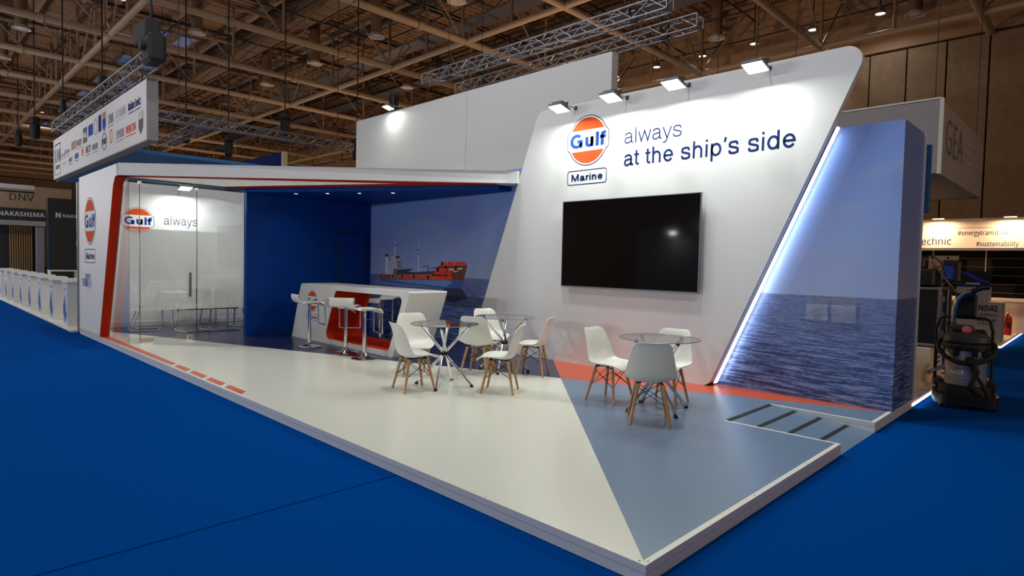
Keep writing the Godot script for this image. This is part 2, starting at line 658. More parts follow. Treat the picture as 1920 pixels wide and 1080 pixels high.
func roof() -> void:
	# corrugated deck: ribs along z
	var c := struct("ceiling", "brown corrugated steel roof deck high above the hall", "ceiling")
	var g := G.new()
	var x := -88.0
	var y := 13.0
	while x < 30.0:
		var z0 := -24.8; var z1 := 16.2
		var p := [Vector2(x, y), Vector2(x + 0.14, y), Vector2(x + 0.18, y + 0.09), Vector2(x + 0.32, y + 0.09), Vector2(x + 0.36, y)]
		for k in 4:
			var a: Vector2 = p[k]; var b: Vector2 = p[k + 1]
			var nr := Vector3(b.y - a.y, -(b.x - a.x), 0).normalized()
			g.quad(Vector3(a.x, a.y, z0), Vector3(b.x, b.y, z0), Vector3(b.x, b.y, z1), Vector3(a.x, a.y, z1), nr)
		x += 0.36
	part("deck", g, M.roof_deck, c)
	part("cover", G.new().box(Vector3(-29, 13.3, -4.2), Vector3(118.8, 0.3, 41.2)), M.roof_deck, c)
	# I-section purlins under the deck
	var pur := G.new()
	pur.box(Vector3(0, 0, 0), Vector3(117, 0.02, 0.16)).box(Vector3(0, 0.28, 0), Vector3(117, 0.02, 0.16)).box(Vector3(0, 0.14, 0), Vector3(117, 0.28, 0.02))
	var pm := pur.mesh()
	var z := -23.6
	while z < 6.0:
		again("purlin", pm, M.roof_deck, c, Transform3D(Basis.IDENTITY, Vector3(-29, 12.69, z)))
		z += 2.375
	# tubular trusses along z
	var ord := ["first", "second", "third", "fourth", "fifth", "sixth", "seventh", "eighth", "ninth", "tenth", "eleventh", "twelfth", "thirteenth", "fourteenth", "fifteenth", "sixteenth", "seventeenth"]
	var bottom := G.new().tube([Vector3(0, 0, -24.3), Vector3(0, 0, 8)], 0.13, -1, 12).mesh()
	var top := G.new().tube([Vector3(0, 2.5, -24.3), Vector3(0, 2.5, 8)], 0.1, -1, 10).mesh()
	var post := G.new().tube([Vector3.ZERO, Vector3(0, 2.5, 0)], 0.06, -1, 8).mesh()
	var diag := G.new().tube([Vector3.ZERO, Vector3(0, 2.5, 2.375)], 0.035, -1, 8).mesh()
	var collar := G.new().lathe([Vector2(0.15, -0.1), Vector2(0.17, -0.1), Vector2(0.17, 0.1), Vector2(0.15, 0.1)], 12, Transform3D(Basis(Vector3(1, 0, 0), PI / 2), Vector3.ZERO)).mesh()
	for k in 17:
		var t := thing("roof_truss", "beige tubular roof truss running away into the hall, %s counted from the right" % ord[k], "roof truss", Vector3(-1.75 - 4.87 * k, 10.0, 0), 0, "long roof trusses")
		again("bottom_chord", bottom, M.roof_steel, t)
		again("top_chord", top, M.roof_strut, t)
		var zz := -22.2
		var j := 0
		while zz < 4.0:
			again("post", post, M.roof_strut, t, Transform3D(Basis.IDENTITY, Vector3(0, 0, zz)))
			again("diagonal", diag, M.roof_strut, t, Transform3D(Basis(Vector3.UP, 0.0 if j % 2 == 0 else PI), Vector3(0, 0, zz)))
			again("diagonal", diag, M.roof_strut, t, Transform3D(Basis(Vector3.UP, 0.0 if j % 2 == 1 else PI), Vector3(0, 0, zz)))
			again("collar", collar, M.roof_steel, t, Transform3D(Basis.IDENTITY, Vector3(0, 0, zz + 2.0)))
			zz += 4.75
			j += 1
	# cross trusses along x
	var cb := G.new().tube([Vector3(-86, 0, 0), Vector3(8, 0, 0)], 0.11, -1, 12).mesh()
	var ct := G.new().tube([Vector3(-86, 2.5, 0), Vector3(8, 2.5, 0)], 0.09, -1, 10).mesh()
	var cd := G.new().tube([Vector3.ZERO, Vector3(2.435, 2.5, 0)], 0.035, -1, 8).mesh()
	var cp := G.new().tube([Vector3.ZERO, Vector3(0, 2.5, 0)], 0.06, -1, 8).mesh()
	var cw := ["nearest of the three, over the left hand stands", "middle of the three, over the white tower", "farthest of the three, beside the back wall"]
	for k in 3:
		var t := thing("cross_truss", "beige tubular roof truss crossing the others, %s" % cw[k], "roof truss", Vector3(0, 10.0, [-3.37, -12.87, -22.1][k]), 0, "crossing roof trusses")
		again("bottom_chord", cb, M.roof_steel, t)
		again("top_chord", ct, M.roof_strut, t)
		for j in 17:
			var xx := -1.75 - 4.87 * j
			again("diagonal", cd, M.roof_strut, t, Transform3D(Basis.IDENTITY, Vector3(xx, 0, 0)))
			again("diagonal", cd, M.roof_strut, t, Transform3D(Basis(Vector3.UP, PI), Vector3(xx, 0, 0)))
			again("post", cp, M.roof_strut, t, Transform3D(Basis.IDENTITY, Vector3(xx + 2.435, 0, 0)))
	# thin black conduits, both ways
	var cz := G.new().tube([Vector3(0, 0, -24.2), Vector3(0, 0, 8)], 0.035, -1, 6).mesh()
	var cx := G.new().tube([Vector3(-86, 0, 0), Vector3(8, 0, 0)], 0.03, -1, 6).mesh()
	var cn := thing("roof_conduit", "net of thin black conduits under the brown roof deck", "conduits")
	for k in 17:
		again("conduit", cz, M.black, cn, Transform3D(Basis.IDENTITY, Vector3(-3.6 - 4.87 * k, 11.75, 0)))
		again("conduit", cz, M.black, cn, Transform3D(Basis.IDENTITY, Vector3(-5.0 - 4.87 * k, 12.3, 0)))
	for k in 9:
		again("conduit", cx, M.black, cn, Transform3D(Basis.IDENTITY, Vector3(0, 11.45, -23.4 + 2.9 * k)))
	# air ducts with round diffusers below them
	var dz := [-0.2, -10.3, -19.4]
	var dw := ["over the left hand aisle", "over the middle of the hall", "along the back wall"]
	var db := G.new().box(Vector3.ZERO, Vector3(64, 0.6, 0.8), 0.02)
	var dmesh := db.mesh()
	var band := G.new().box(Vector3.ZERO, Vector3(0.06, 0.64, 0.84), 0.0).mesh()
	for k in dz.size():
		var t := thing("air_duct", "long rectangular brown air duct %s" % dw[k], "air duct", Vector3(-28, 12.3, dz[k]), 0, "air ducts under the roof")
		again("casing", dmesh, M.duct, t)
		for j in 16:
			again("flange", band, M.duct, t, Transform3D(Basis.IDENTITY, Vector3(-30 + j * 4.0, 0, 0)))
	var diff := thing("air_diffuser", "", "air diffuser", Vector3(0, -5, 0), 0, "round air diffusers under the ducts")
	part("neck", G.new().lathe([Vector2(0.22, 1.872), Vector2(0.22, 0.1)], 20), M.duct, diff)
	part("cone", G.new().lathe([Vector2(0.22, 0.12), Vector2(0.32, 0.0), Vector2(0.34, -0.03), Vector2(0.31, -0.03), Vector2(0.18, 0.06)], 24), M.diffuser_white, diff)
	part("plate", G.new().lathe([Vector2(0.0, 0.02), Vector2(0.2, 0.02), Vector2(0.22, -0.01), Vector2(0.0, -0.05)], 24), M.diffuser_white, diff)
	var spots := [[-30.8, -1.25, "near the top left corner, second from the edge"], [-36.3, -1.2, "at the far left edge above the sponsor sign"], [-25.7, -6.34, "above and right of the sponsor sign's black projector"], [-20.4, -11.5, "left of the paired silver trusses, largest there"], [-25.6, -11.5, "lower left of the largest central one"], [-30.85, -11.5, "farthest left of the central row"], [-25.5, -16.7, "just over the tip of the silver trusses"], [-15.3, -11.5, "at the top edge left of the silver trusses"], [-10.1, -20.7, "over the third wall floodlight"], [-3.8, -23.2, "in front of the back wall at top right"]]
	for k in spots.size():
		var lb := "round white air diffuser %s" % spots[k][2]
		var p := Vector3(spots[k][0], 10.8, spots[k][1])
		if k == 0:
			diff.position = p
			diff.set_meta("label", lb)
		else:
			dup(diff, lb, p, 0)
	# pale daylight panels hung in two rows
	var pn := thing("skylight_panel", "", "light panel", Vector3.ZERO, 0, "pale blue panels under the roof")
	part("frame", G.new().ring(V2([-0.85, -0.34, 0.85, -0.34, 0.85, 0.34, -0.85, 0.34]), V2([-0.79, -0.28, 0.79, -0.28, 0.79, 0.28, -0.79, 0.28]), Vector2.ZERO, -0.03, 0.04, plan(0)), M.grey, pn)
	part("face", G.new().box(Vector3.ZERO, Vector3(1.6, 0.02, 0.58)), M.skylight_face, pn)
	for s in [-1, 1]:
		part("hanger", G.new().tube([Vector3(0.7 * s, 0.04, 0), Vector3(0.7 * s, 1.5, 0)], 0.012, -1, 6), M.black, pn)
	var ps := [[-34.5, -5.92], [-39.9, -5.92], [-44.2, -5.92], [-47.5, -5.92], [-50.5, -5.92], [-54.0, -5.92], [-57.2, -5.92], [-34.7, -7.0], [-39.9, -7.0], [-50.6, -7.0], [-29.5, -5.92], [-29.5, -7.0]]
	for k in ps.size():
		var lb := "pale blue panel under the roof, number %s from the right in the %s row" % [ord[[1, 2, 3, 4, 5, 6, 7, 1, 2, 3, 0, 0][k]], "left" if ps[k][1] > -6.5 else "right"]
		var p := Vector3(ps[k][0], 11.5, ps[k][1])
		if k == 0:
			pn.position = p
			pn.set_meta("label", lb)
		else:
			dup(pn, lb, p, 0)
	# service walkway with grating, dark, below the deck
	for r in [[-13.9, "over the white tower"], [-17.6, "behind the white tower"]]:
		var t := thing("service_walkway", "dark grey service walkway with cable trays %s" % r[1], "walkway", Vector3(0, 11.2, r[0]), 0, "service walkways under the roof")
		for k in 14:
			part("grating", G.new().box(Vector3(-54 + k * 4.0, 0, 0), Vector3(3.9, 0.05, 0.8), 0.0), M.alu_dark, t)
		for s in [-0.45, 0.45]:
			part("rail", G.new().tube([Vector3(-56, 0.5, s), Vector3(0, 0.5, s)], 0.025, -1, 6), M.black, t)


# Warm lamps of the hall: a shallow hood, a glowing face and the light just under it.
func high_bays() -> void:
	var ord := ["first", "second", "third", "fourth", "fifth", "sixth", "seventh"]
	for k in 6:
		var p := Vector3(-4.84 - 2.33 * k, 11.0, -22.9)
		high_bay("small glowing warm hall lamp, %s from the right along the back wall" % ord[k], p, 2.6, 0.16)
	high_bay("small glowing hall lamp beside the sponsor sign's black projector", Vector3(-26.6, 11.6, -3.9), 1.0, 0.1)
	high_bay("tiny glowing hall lamp far left among the pale panels", Vector3(-50.0, 11.0, -4.6), 2.0, 0.12)
	# unseen lamps above the picture, placed to light the stand, floor and aisles
	var q := [[-2.5, -1.5], [3.5, 4.0], [-8.5, -1.2], [-14.0, 3.0], [-22.0, 5.0], [-31.0, 4.5], [-43.0, 4.0]]
	var qs := ["over the glass tables", "right of the camera", "over the canopy", "over the aisle left of the portal", "farther left over the aisle", "far left over the aisle", "over the far left corner"]
	for k in q.size():
		high_bay("unseen high bay lamp %s, above the picture" % qs[k], Vector3(q[k][0], 11.0, q[k][1]), HALL, 0.3)

var HALL := 30.0

func high_bay(label: String, p: Vector3, energy: float, r: float) -> void:
	var t := thing("hall_lamp", label, "hall lamp", p, 0, "warm lamps under the hall roof")
	part("hood", G.new().lathe([Vector2(0.0, 0.3), Vector2(r * 0.4, 0.3), Vector2(r * 1.15, 0.05), Vector2(r * 1.15, 0.0), Vector2(r * 1.05, 0.0)], 20), M.grey, t)
	part("lamp_face", G.new().lathe([Vector2(0.0, 0.03), Vector2(r * 1.05, 0.03)], 20), M.lamp_warm, t)
	part("stem", G.new().tube([Vector3(0, 0.3, 0), Vector3(0, 13.0 - p.y, 0)], 0.02, -1, 6), M.black, t)
	var l := SpotLight3D.new()
	l.name = "light"
	t.add_child(l)
	l.position = Vector3(0, -0.02, 0)
	l.rotation.x = -PI / 2
	l.light_color = Color(0.98, 0.99, 1.0)
	l.light_energy = energy
	l.light_size = r
	l.spot_angle = 80.0
	l.spot_angle_attenuation = 0.6
	l.spot_range = 60.0
	l.spot_attenuation = 2.0
	l.shadow_enabled = true


# Unseen globe lamps on masts, placed to light the stand's front and the roof.
func unseen_lamps() -> void:
	var white := Color(0.97, 0.99, 1.0)
	var warm := Color(1.0, 0.82, 0.62)
	var w := [
		["across the aisle, far left of the row", Vector3(-24.0, 3.0, 10.5), FRONT * 0.5, white], ["across the aisle, left in the row", Vector3(-18.6, 3.0, 10.5), FRONT * 0.5, white], ["across the aisle, middle of the row", Vector3(-9.4, 3.0, 10.5), FRONT, white], ["across the aisle, right in the row", Vector3(-7.6, 3.0, 10.5), FRONT, white], ["across the aisle, far right of the row", Vector3(-5.8, 3.0, 10.5), FRONT, white],
		["far down the left aisle", Vector3(-30.0, 4.3, 7.0), UP * 2.0, white], ["at the left end of the hall", Vector3(-44.0, 4.3, 5.0), UP, warm], ["behind the white tower wall, left", Vector3(-27.0, 4.2, -15.0), UP, warm], ["behind the white tower wall", Vector3(-12.0, 4.5, -13.5), UP, warm], ["at the far left corner", Vector3(-46.0, 4.0, -14.0), UP, warm], ["at the far end of the hall", Vector3(-64.0, 4.0, 7.0), UP, warm], ["at the far end of the hall, deeper", Vector3(-66.0, 3.6, -12.0), UP, warm], ["right of the aisle", Vector3(10.0, 3.6, -7.0), UP * 1.0, warm]]
	for q in w:
		var p: Vector3 = q[1]
		var t := thing("unseen_lamp_mast", "unseen globe lamp on a mast %s" % q[0], "lamp", Vector3(p.x, 0, p.z), 0, "unseen lamps out of view")
		part("foot", G.new().lathe([Vector2(0, 0), Vector2(0.35, 0), Vector2(0.33, 0.03), Vector2(0, 0.05)], 20), M.grey, t)
		part("mast", G.new().tube([Vector3(0, 0.04, 0), Vector3(0, p.y - 0.15, 0)], 0.04, -1, 10), M.alu, t)
		part("globe_lamp", G.new().lathe([Vector2(0, -0.16), Vector2(0.08, -0.14), Vector2(0.14, -0.08), Vector2(0.16, 0), Vector2(0.14, 0.08), Vector2(0.08, 0.14), Vector2(0, 0.16)], 20, Transform3D(Basis.IDENTITY, Vector3(0, p.y, 0))), M.lamp_face, t)
		var l := OmniLight3D.new()
		l.name = "light"
		t.add_child(l)
		l.position = Vector3(0, p.y, 0)
		l.light_color = q[3]
		l.light_energy = q[2]
		l.light_size = 0.14
		l.omni_range = 80.0
		l.omni_attenuation = 2.0
		l.shadow_enabled = true

var FRONT := 11.5
var UP := 17.0

# ------------------------------------------------------------------ the stand
func platform() -> void:
	var p := struct("platform", "low white exhibition platform with white, navy, orange and light blue vinyl", "platform")
	var B := PT - 0.004
	# body: two stacked boards, leaving the ramp's notch open
	var notch := [-13.05, 0.0, 0.0, 0.0, 0.0, -3.1, -1.03, -3.1, -1.03, -4.16, 0.0, -4.16, 0.0, -5.74, -13.05, -5.74]
	part("lower_board", G.new().prism(V2(notch), 0.0, 0.053, plan(0)), M.platform_side_shaded, p)
	part("upper_board", G.new().prism(V2(notch), 0.056, B, plan(0)), M.platform_side_shaded, p)
	part("joint", G.new().prism(V2([-13.04, -0.006, -0.006, -0.006, -0.006, -3.09, -1.04, -3.09, -1.04, -4.17, -0.006, -4.17, -0.006, -5.73, -13.04, -5.73]), 0.05, 0.058, plan(0)), M.platform_core, p)
	var e := 0.038
	# vinyl fields
	part("white_vinyl", G.new().prism(V2([-13.05, 0.0, -0.0, 0.0, -0.0, -e, -e, -e, -3.5, -3.52, -13.05, -0.005]), B, PT, plan(0)), M.vinyl_white, p)
	part("navy_vinyl", G.new().prism(V2([-13.05, -0.005, -3.5, -3.52, -4.53, -4.57, -4.8, -4.81, -13.05, -4.81]), B, PT, plan(0)), M.vinyl_navy, p)
	part("orange_vinyl", G.new().prism(V2([-3.5, -3.52, -e, -4.795, -e, -4.81, -4.8, -4.81, -4.53, -4.57]), B, PT, plan(0)), M.vinyl_orange, p)
	part("blue_vinyl", G.new().prism(V2([-e, -e, -e, -3.07, -1.06, -3.07, -1.06, -4.19, -e, -4.19, -e, -4.795, -3.5, -3.52]), B, PT, plan(0)), M.vinyl_blue, p)
	part("edge_trim", G.new().prism(V2([0.0, -e, 0.0, -3.1, -1.03, -3.1, -1.03, -3.07, -e, -3.07, -e, -e]), B, PT + 0.001, plan(0)), M.edge_white, p)
	part("edge_trim", G.new().prism(V2([0.0, -4.16, 0.0, -5.74, -e, -5.74, -e, -4.19, -1.03, -4.19, -1.03, -4.16]), B, PT + 0.001, plan(0)), M.edge_white, p)
	# screw heads along the rim
	var screw := G.new().lathe([Vector2(0.0, 0.0015), Vector2(0.005, 0.0012), Vector2(0.006, 0)], 8).mesh()
	for q in [[-0.05, -0.02], [-1.2, -0.025], [-2.7, -0.025], [-4.2, -0.025], [-0.018, -0.05], [-0.018, -1.35], [-0.018, -2.3], [-0.3, -4.45]]:
		again("screw", screw, M.grey, p, Transform3D(Basis.IDENTITY, Vector3(q[0], PT + 0.001, q[1])))
	# orange line along the front edge, ending in dashes
	part("orange_line", G.new().prism(V2([-11.42, -0.012, -7.52, -0.038, -7.62, -0.13, -11.4, -0.14]), PT, PT + 0.002, plan(0)), M.vinyl_orange, p)
	for k in 4:
		var x := -7.39 + k * 0.594
		part("orange_dash", G.new().prism(V2([x, -0.036, x + 0.475, -0.036, x + 0.37, -0.13, x - 0.105, -0.13]), PT, PT + 0.002, plan(0)), M.vinyl_orange, p)
	# wheelchair ramp: light blue with black grip strips
	var r := struct("ramp", "light blue ramp with four dark grip strips sunk into the platform", "ramp")
	var wedge := Transform3D(Basis(Vector3(1, 0, 0), Vector3(0, 1, 0), Vector3(0, 0, 1)), Vector3.ZERO)
	part("deck", G.new().prism(V2([-1.03, 0.0, 0.0, 0.0, 0.0, 0.003, -1.03, PT - 0.002]), -4.16, -3.1, wedge), M.vinyl_blue, r)
	var sl := atan2(PT - 0.005, 1.03)
	for k in 4:
		var x: float = -1.02 + [0.0, 0.262, 0.518, 0.776][k]
		var c := Vector3(x, -x * 0.0952 + 0.004, -3.63)
		part("grip_strip", G.new().box(c, Vector3(0.042, 0.003, 1.04), 0.0, Basis(Vector3(0, 0, 1), -sl)), M.rubber, r)


# The printed picture of the sea: sky, horizon, waves and an orange and white tanker.
func mural_texture() -> ImageTexture:
	var W := 2048
	var H := 566
	var mx := 2048.0 / 11.18      # pixels per metre; x from -10.25 to 0.93, y from 0.1 to 3.19
	var hz := int((3.19 - 1.30) * mx)
	var d := PackedByteArray()
	d.resize(W * H * 3)
	var nw := FastNoiseLite.new()
	nw.seed = 11
	nw.frequency = 0.05
	nw.fractal_octaves = 4
	var nc := FastNoiseLite.new()
	nc.seed = 21
	nc.frequency = 0.006
	nc.fractal_octaves = 4
	for y in H:
		for x in W:
			var c: Color
			if y < hz:
				var k := float(y) / hz
				var cl := nc.get_noise_2d(x * 0.5, y * 1.6)
				c = Color8(112, 142, 208).lerp(Color8(148, 166, 208), k * k)
				c = c.lerp(Color8(160, 156, 186), clampf(cl * 1.1 - 0.05, 0.0, 0.35) * (1.0 - 0.6 * k))
			else:
				var k := float(y - hz) / (H - hz)
				var per := 1.0 / (0.12 + 0.88 * k)
				var a := nw.get_noise_2d(x * 0.34 * (0.35 + 0.65 * per * 0.3), sqrt(k) * 1150.0 + 5.0 * sin(x * 0.013))
				var b := nw.get_noise_2d(x * 1.3 + 400.0, sqrt(k) * 2600.0)
				var s := clampf(0.5 + a * 1.5 * (0.35 + 0.65 * k) + b * 0.6, 0.0, 1.0)
				c = Color8(36, 54, 106).lerp(Color8(126, 150, 200), s)
				c = c.lerp(Color8(104, 120, 172), 0.5 * (1.0 - k) * (1.0 - k))
			var o := (y * W + x) * 3
			d[o] = int(c.r * 255); d[o + 1] = int(c.g * 255); d[o + 2] = int(c.b * 255)
	var im := Image.create_from_data(W, H, false, Image.FORMAT_RGB8, d)
	var P := {
"wake": [-9.86, 1.21, -9.71, 1.21, -9.72, 1.15, -8.29, 1.11, -7.91, 1.08, -8.83, 1.06, -9.99, 1.1],
"reflect": [-7.52, 1.09, -7.01, 1.11, -6.83, 0.93, -7.27, 0.82, -7.62, 0.94],
"under": [-9.71, 1.21, -7.38, 1.25, -6.96, 1.26, -7.02, 1.1, -7.52, 1.09, -8.29, 1.11, -9.72, 1.15],
"undl": [-9.59, 1.19, -7.38, 1.24, -7.28, 1.2, -7.48, 1.11, -8.22, 1.13, -9.33, 1.17],
"strip": [-9.73, 1.28, -7.85, 1.33, -7.4, 1.34, -7.28, 1.27, -7.38, 1.25, -9.71, 1.21],
"strip2": [-9.59, 1.28, -8.93, 1.3, -8.93, 1.23, -9.59, 1.22],
"fore": [-7.85, 1.41, -7.66, 1.53, -7.51, 1.59, -6.93, 1.61, -6.87, 1.51, -6.96, 1.26, -7.38, 1.25, -7.85, 1.33],
"bow": [-7.41, 1.46, -6.87, 1.51, -6.96, 1.26, -7.28, 1.26, -7.32, 1.37],
"rail": [-7.74, 1.49, -6.87, 1.53, -6.87, 1.51, -7.74, 1.47],
"rail2": [-7.91, 1.34, -7.4, 1.34, -7.4, 1.32, -7.91, 1.31],
"sup1": [-9.53, 1.31, -9.52, 1.7, -9.43, 1.7, -9.4, 1.31],
"sup2": [-9.4, 1.3, -9.38, 1.57, -9.3, 1.58, -9.3, 1.68, -9.14, 1.71, -9.01, 1.68, -9.01, 1.61, -8.93, 1.58, -8.91, 1.44, -9.08, 1.43, -9.09, 1.3],
"sup3": [-9.14, 1.7, -8.99, 1.69, -8.99, 1.66, -9.09, 1.63, -9.14, 1.64],
"sup4": [-9.11, 1.61, -8.94, 1.59, -8.92, 1.44, -9.07, 1.43],
"sup5": [-9.23, 1.42, -9.08, 1.43, -9.09, 1.3, -9.23, 1.3],
"stack": [-9.53, 1.73, -9.41, 1.72, -9.41, 1.68, -9.53, 1.68],
"deck": [-9.11, 1.4, -8.6, 1.44, -8.54, 1.42, -8.71, 1.37, -8.46, 1.37, -7.85, 1.41, -7.85, 1.34, -9.11, 1.3],
"mast1": [-9.19, 2.02, -9.17, 2.02, -9.15, 1.71, -9.2, 1.71],
"mast2": [-8.36, 1.96, -8.34, 1.96, -8.33, 1.38, -8.36, 1.38],
"m2a": [-8.4, 1.84, -8.32, 1.83, -8.32, 1.81, -8.4, 1.81],
"m2b": [-8.38, 1.75, -8.31, 1.74, -8.31, 1.72, -8.38, 1.73],
"m1a": [-9.23, 1.94, -9.12, 1.92, -9.12, 1.9, -9.22, 1.91],
"crane": [-8.21, 1.5, -8.02, 1.52, -8.01, 1.4, -8.05, 1.39, -8.05, 1.5, -8.19, 1.48, -8.19, 1.45, -8.21, 1.45],
"pipe": [-7.95, 1.47, -7.74, 1.49, -7.74, 1.47, -7.95, 1.45],
"mark_a": [-7.4, 1.455, -7.24, 1.465, -7.24, 1.44, -7.4, 1.43], "mark_b": [-7.14, 1.475, -7.01, 1.485, -7.01, 1.46, -7.14, 1.45],
"mark_c": [-7.28, 1.42, -7.13, 1.43, -7.13, 1.41, -7.28, 1.4],
"line_a": [-7.46, 1.59, -7.44, 1.59, -7.46, 1.52, -7.48, 1.52], "line_b": [-7.24, 1.6, -7.22, 1.6, -7.22, 1.53, -7.24, 1.53], "line_c": [-7.42, 1.47, -7.39, 1.47, -7.5, 1.34, -7.53, 1.34],
	}
	var col := {"wake": Color8(111, 129, 180), "reflect": Color8(51, 57, 90), "under": Color8(58, 94, 166), "undl": Color8(108, 142, 202), "strip": Color8(227, 76, 34), "strip2": Color8(190, 111, 62), "fore": Color8(215, 67, 32), "bow": Color8(111, 60, 41), "rail": Color8(51, 41, 46), "rail2": Color8(57, 41, 41), "sup1": Color8(208, 213, 225), "sup2": Color8(183, 187, 201), "sup3": Color8(106, 76, 55), "sup4": Color8(129, 134, 150), "sup5": Color8(109, 113, 129), "stack": Color8(55, 55, 64), "deck": Color8(71, 71, 85), "mast1": Color8(204, 211, 220), "mast2": Color8(204, 206, 215), "m2a": Color8(81, 81, 92), "m2b": Color8(92, 92, 106), "m1a": Color8(88, 90, 104), "crane": Color8(74, 85, 125), "pipe": Color8(76, 83, 111), "mark_a": Color8(238, 227, 218), "mark_b": Color8(238, 227, 218), "mark_c": Color8(220, 204, 194), "line_a": Color8(248, 174, 127), "line_b": Color8(248, 174, 127), "line_c": Color8(69, 46, 44)}
	var rg := RandomNumberGenerator.new()
	rg.seed = 4
	for k in P:
		var pts := PackedVector2Array()
		var src: Array = P[k]
		for j in range(0, src.size(), 2):
			pts.append(Vector2((src[j] + 10.25) * mx, (3.19 - src[j + 1]) * mx))
		fill_poly(im, pts, col[k], rg, 0.05)
	for t in [[-9.67, 1.25, 0.022], [-9.51, 1.25, 0.02], [-9.38, 1.26, 0.022], [-9.24, 1.26, 0.022], [-8.91, 1.27, 0.022], [-8.5, 1.28, 0.025], [-8.03, 1.28, 0.028], [-7.6, 1.56, 0.026], [-7.48, 1.49, 0.026], [-7.19, 1.49, 0.028], [-7.73, 1.44, 0.028]]:
		var pts := PackedVector2Array()
		for j in 14:
			pts.append(Vector2((t[0] + 10.25 + t[2] * 1.3 * cos(TAU * j / 14)) * mx, (3.19 - t[1] - t[2] * 1.5 * sin(TAU * j / 14)) * mx))
		fill_poly(im, pts, Color8(34, 32, 38), rg, 0.03)
	return ImageTexture.create_from_image(im)

func fill_poly(im: Image, pts: PackedVector2Array, c: Color, rg: RandomNumberGenerator, speck: float) -> void:
	var lo := pts[0]
	var hi := pts[0]
	for p in pts:
		lo = lo.min(p)
		hi = hi.max(p)
	for y in range(maxi(0, int(lo.y)), mini(im.get_height() - 1, int(hi.y)) + 1):
		for x in range(maxi(0, int(lo.x)), mini(im.get_width() - 1, int(hi.x)) + 1):
			if Geometry2D.is_point_in_polygon(Vector2(x + 0.5, y + 0.5), pts):
				var k := rg.randf_range(-speck, speck)
				im.set_pixel(x, y, Color(clampf(c.r + k, 0, 1), clampf(c.g + k, 0, 1), clampf(c.b + k, 0, 1)))


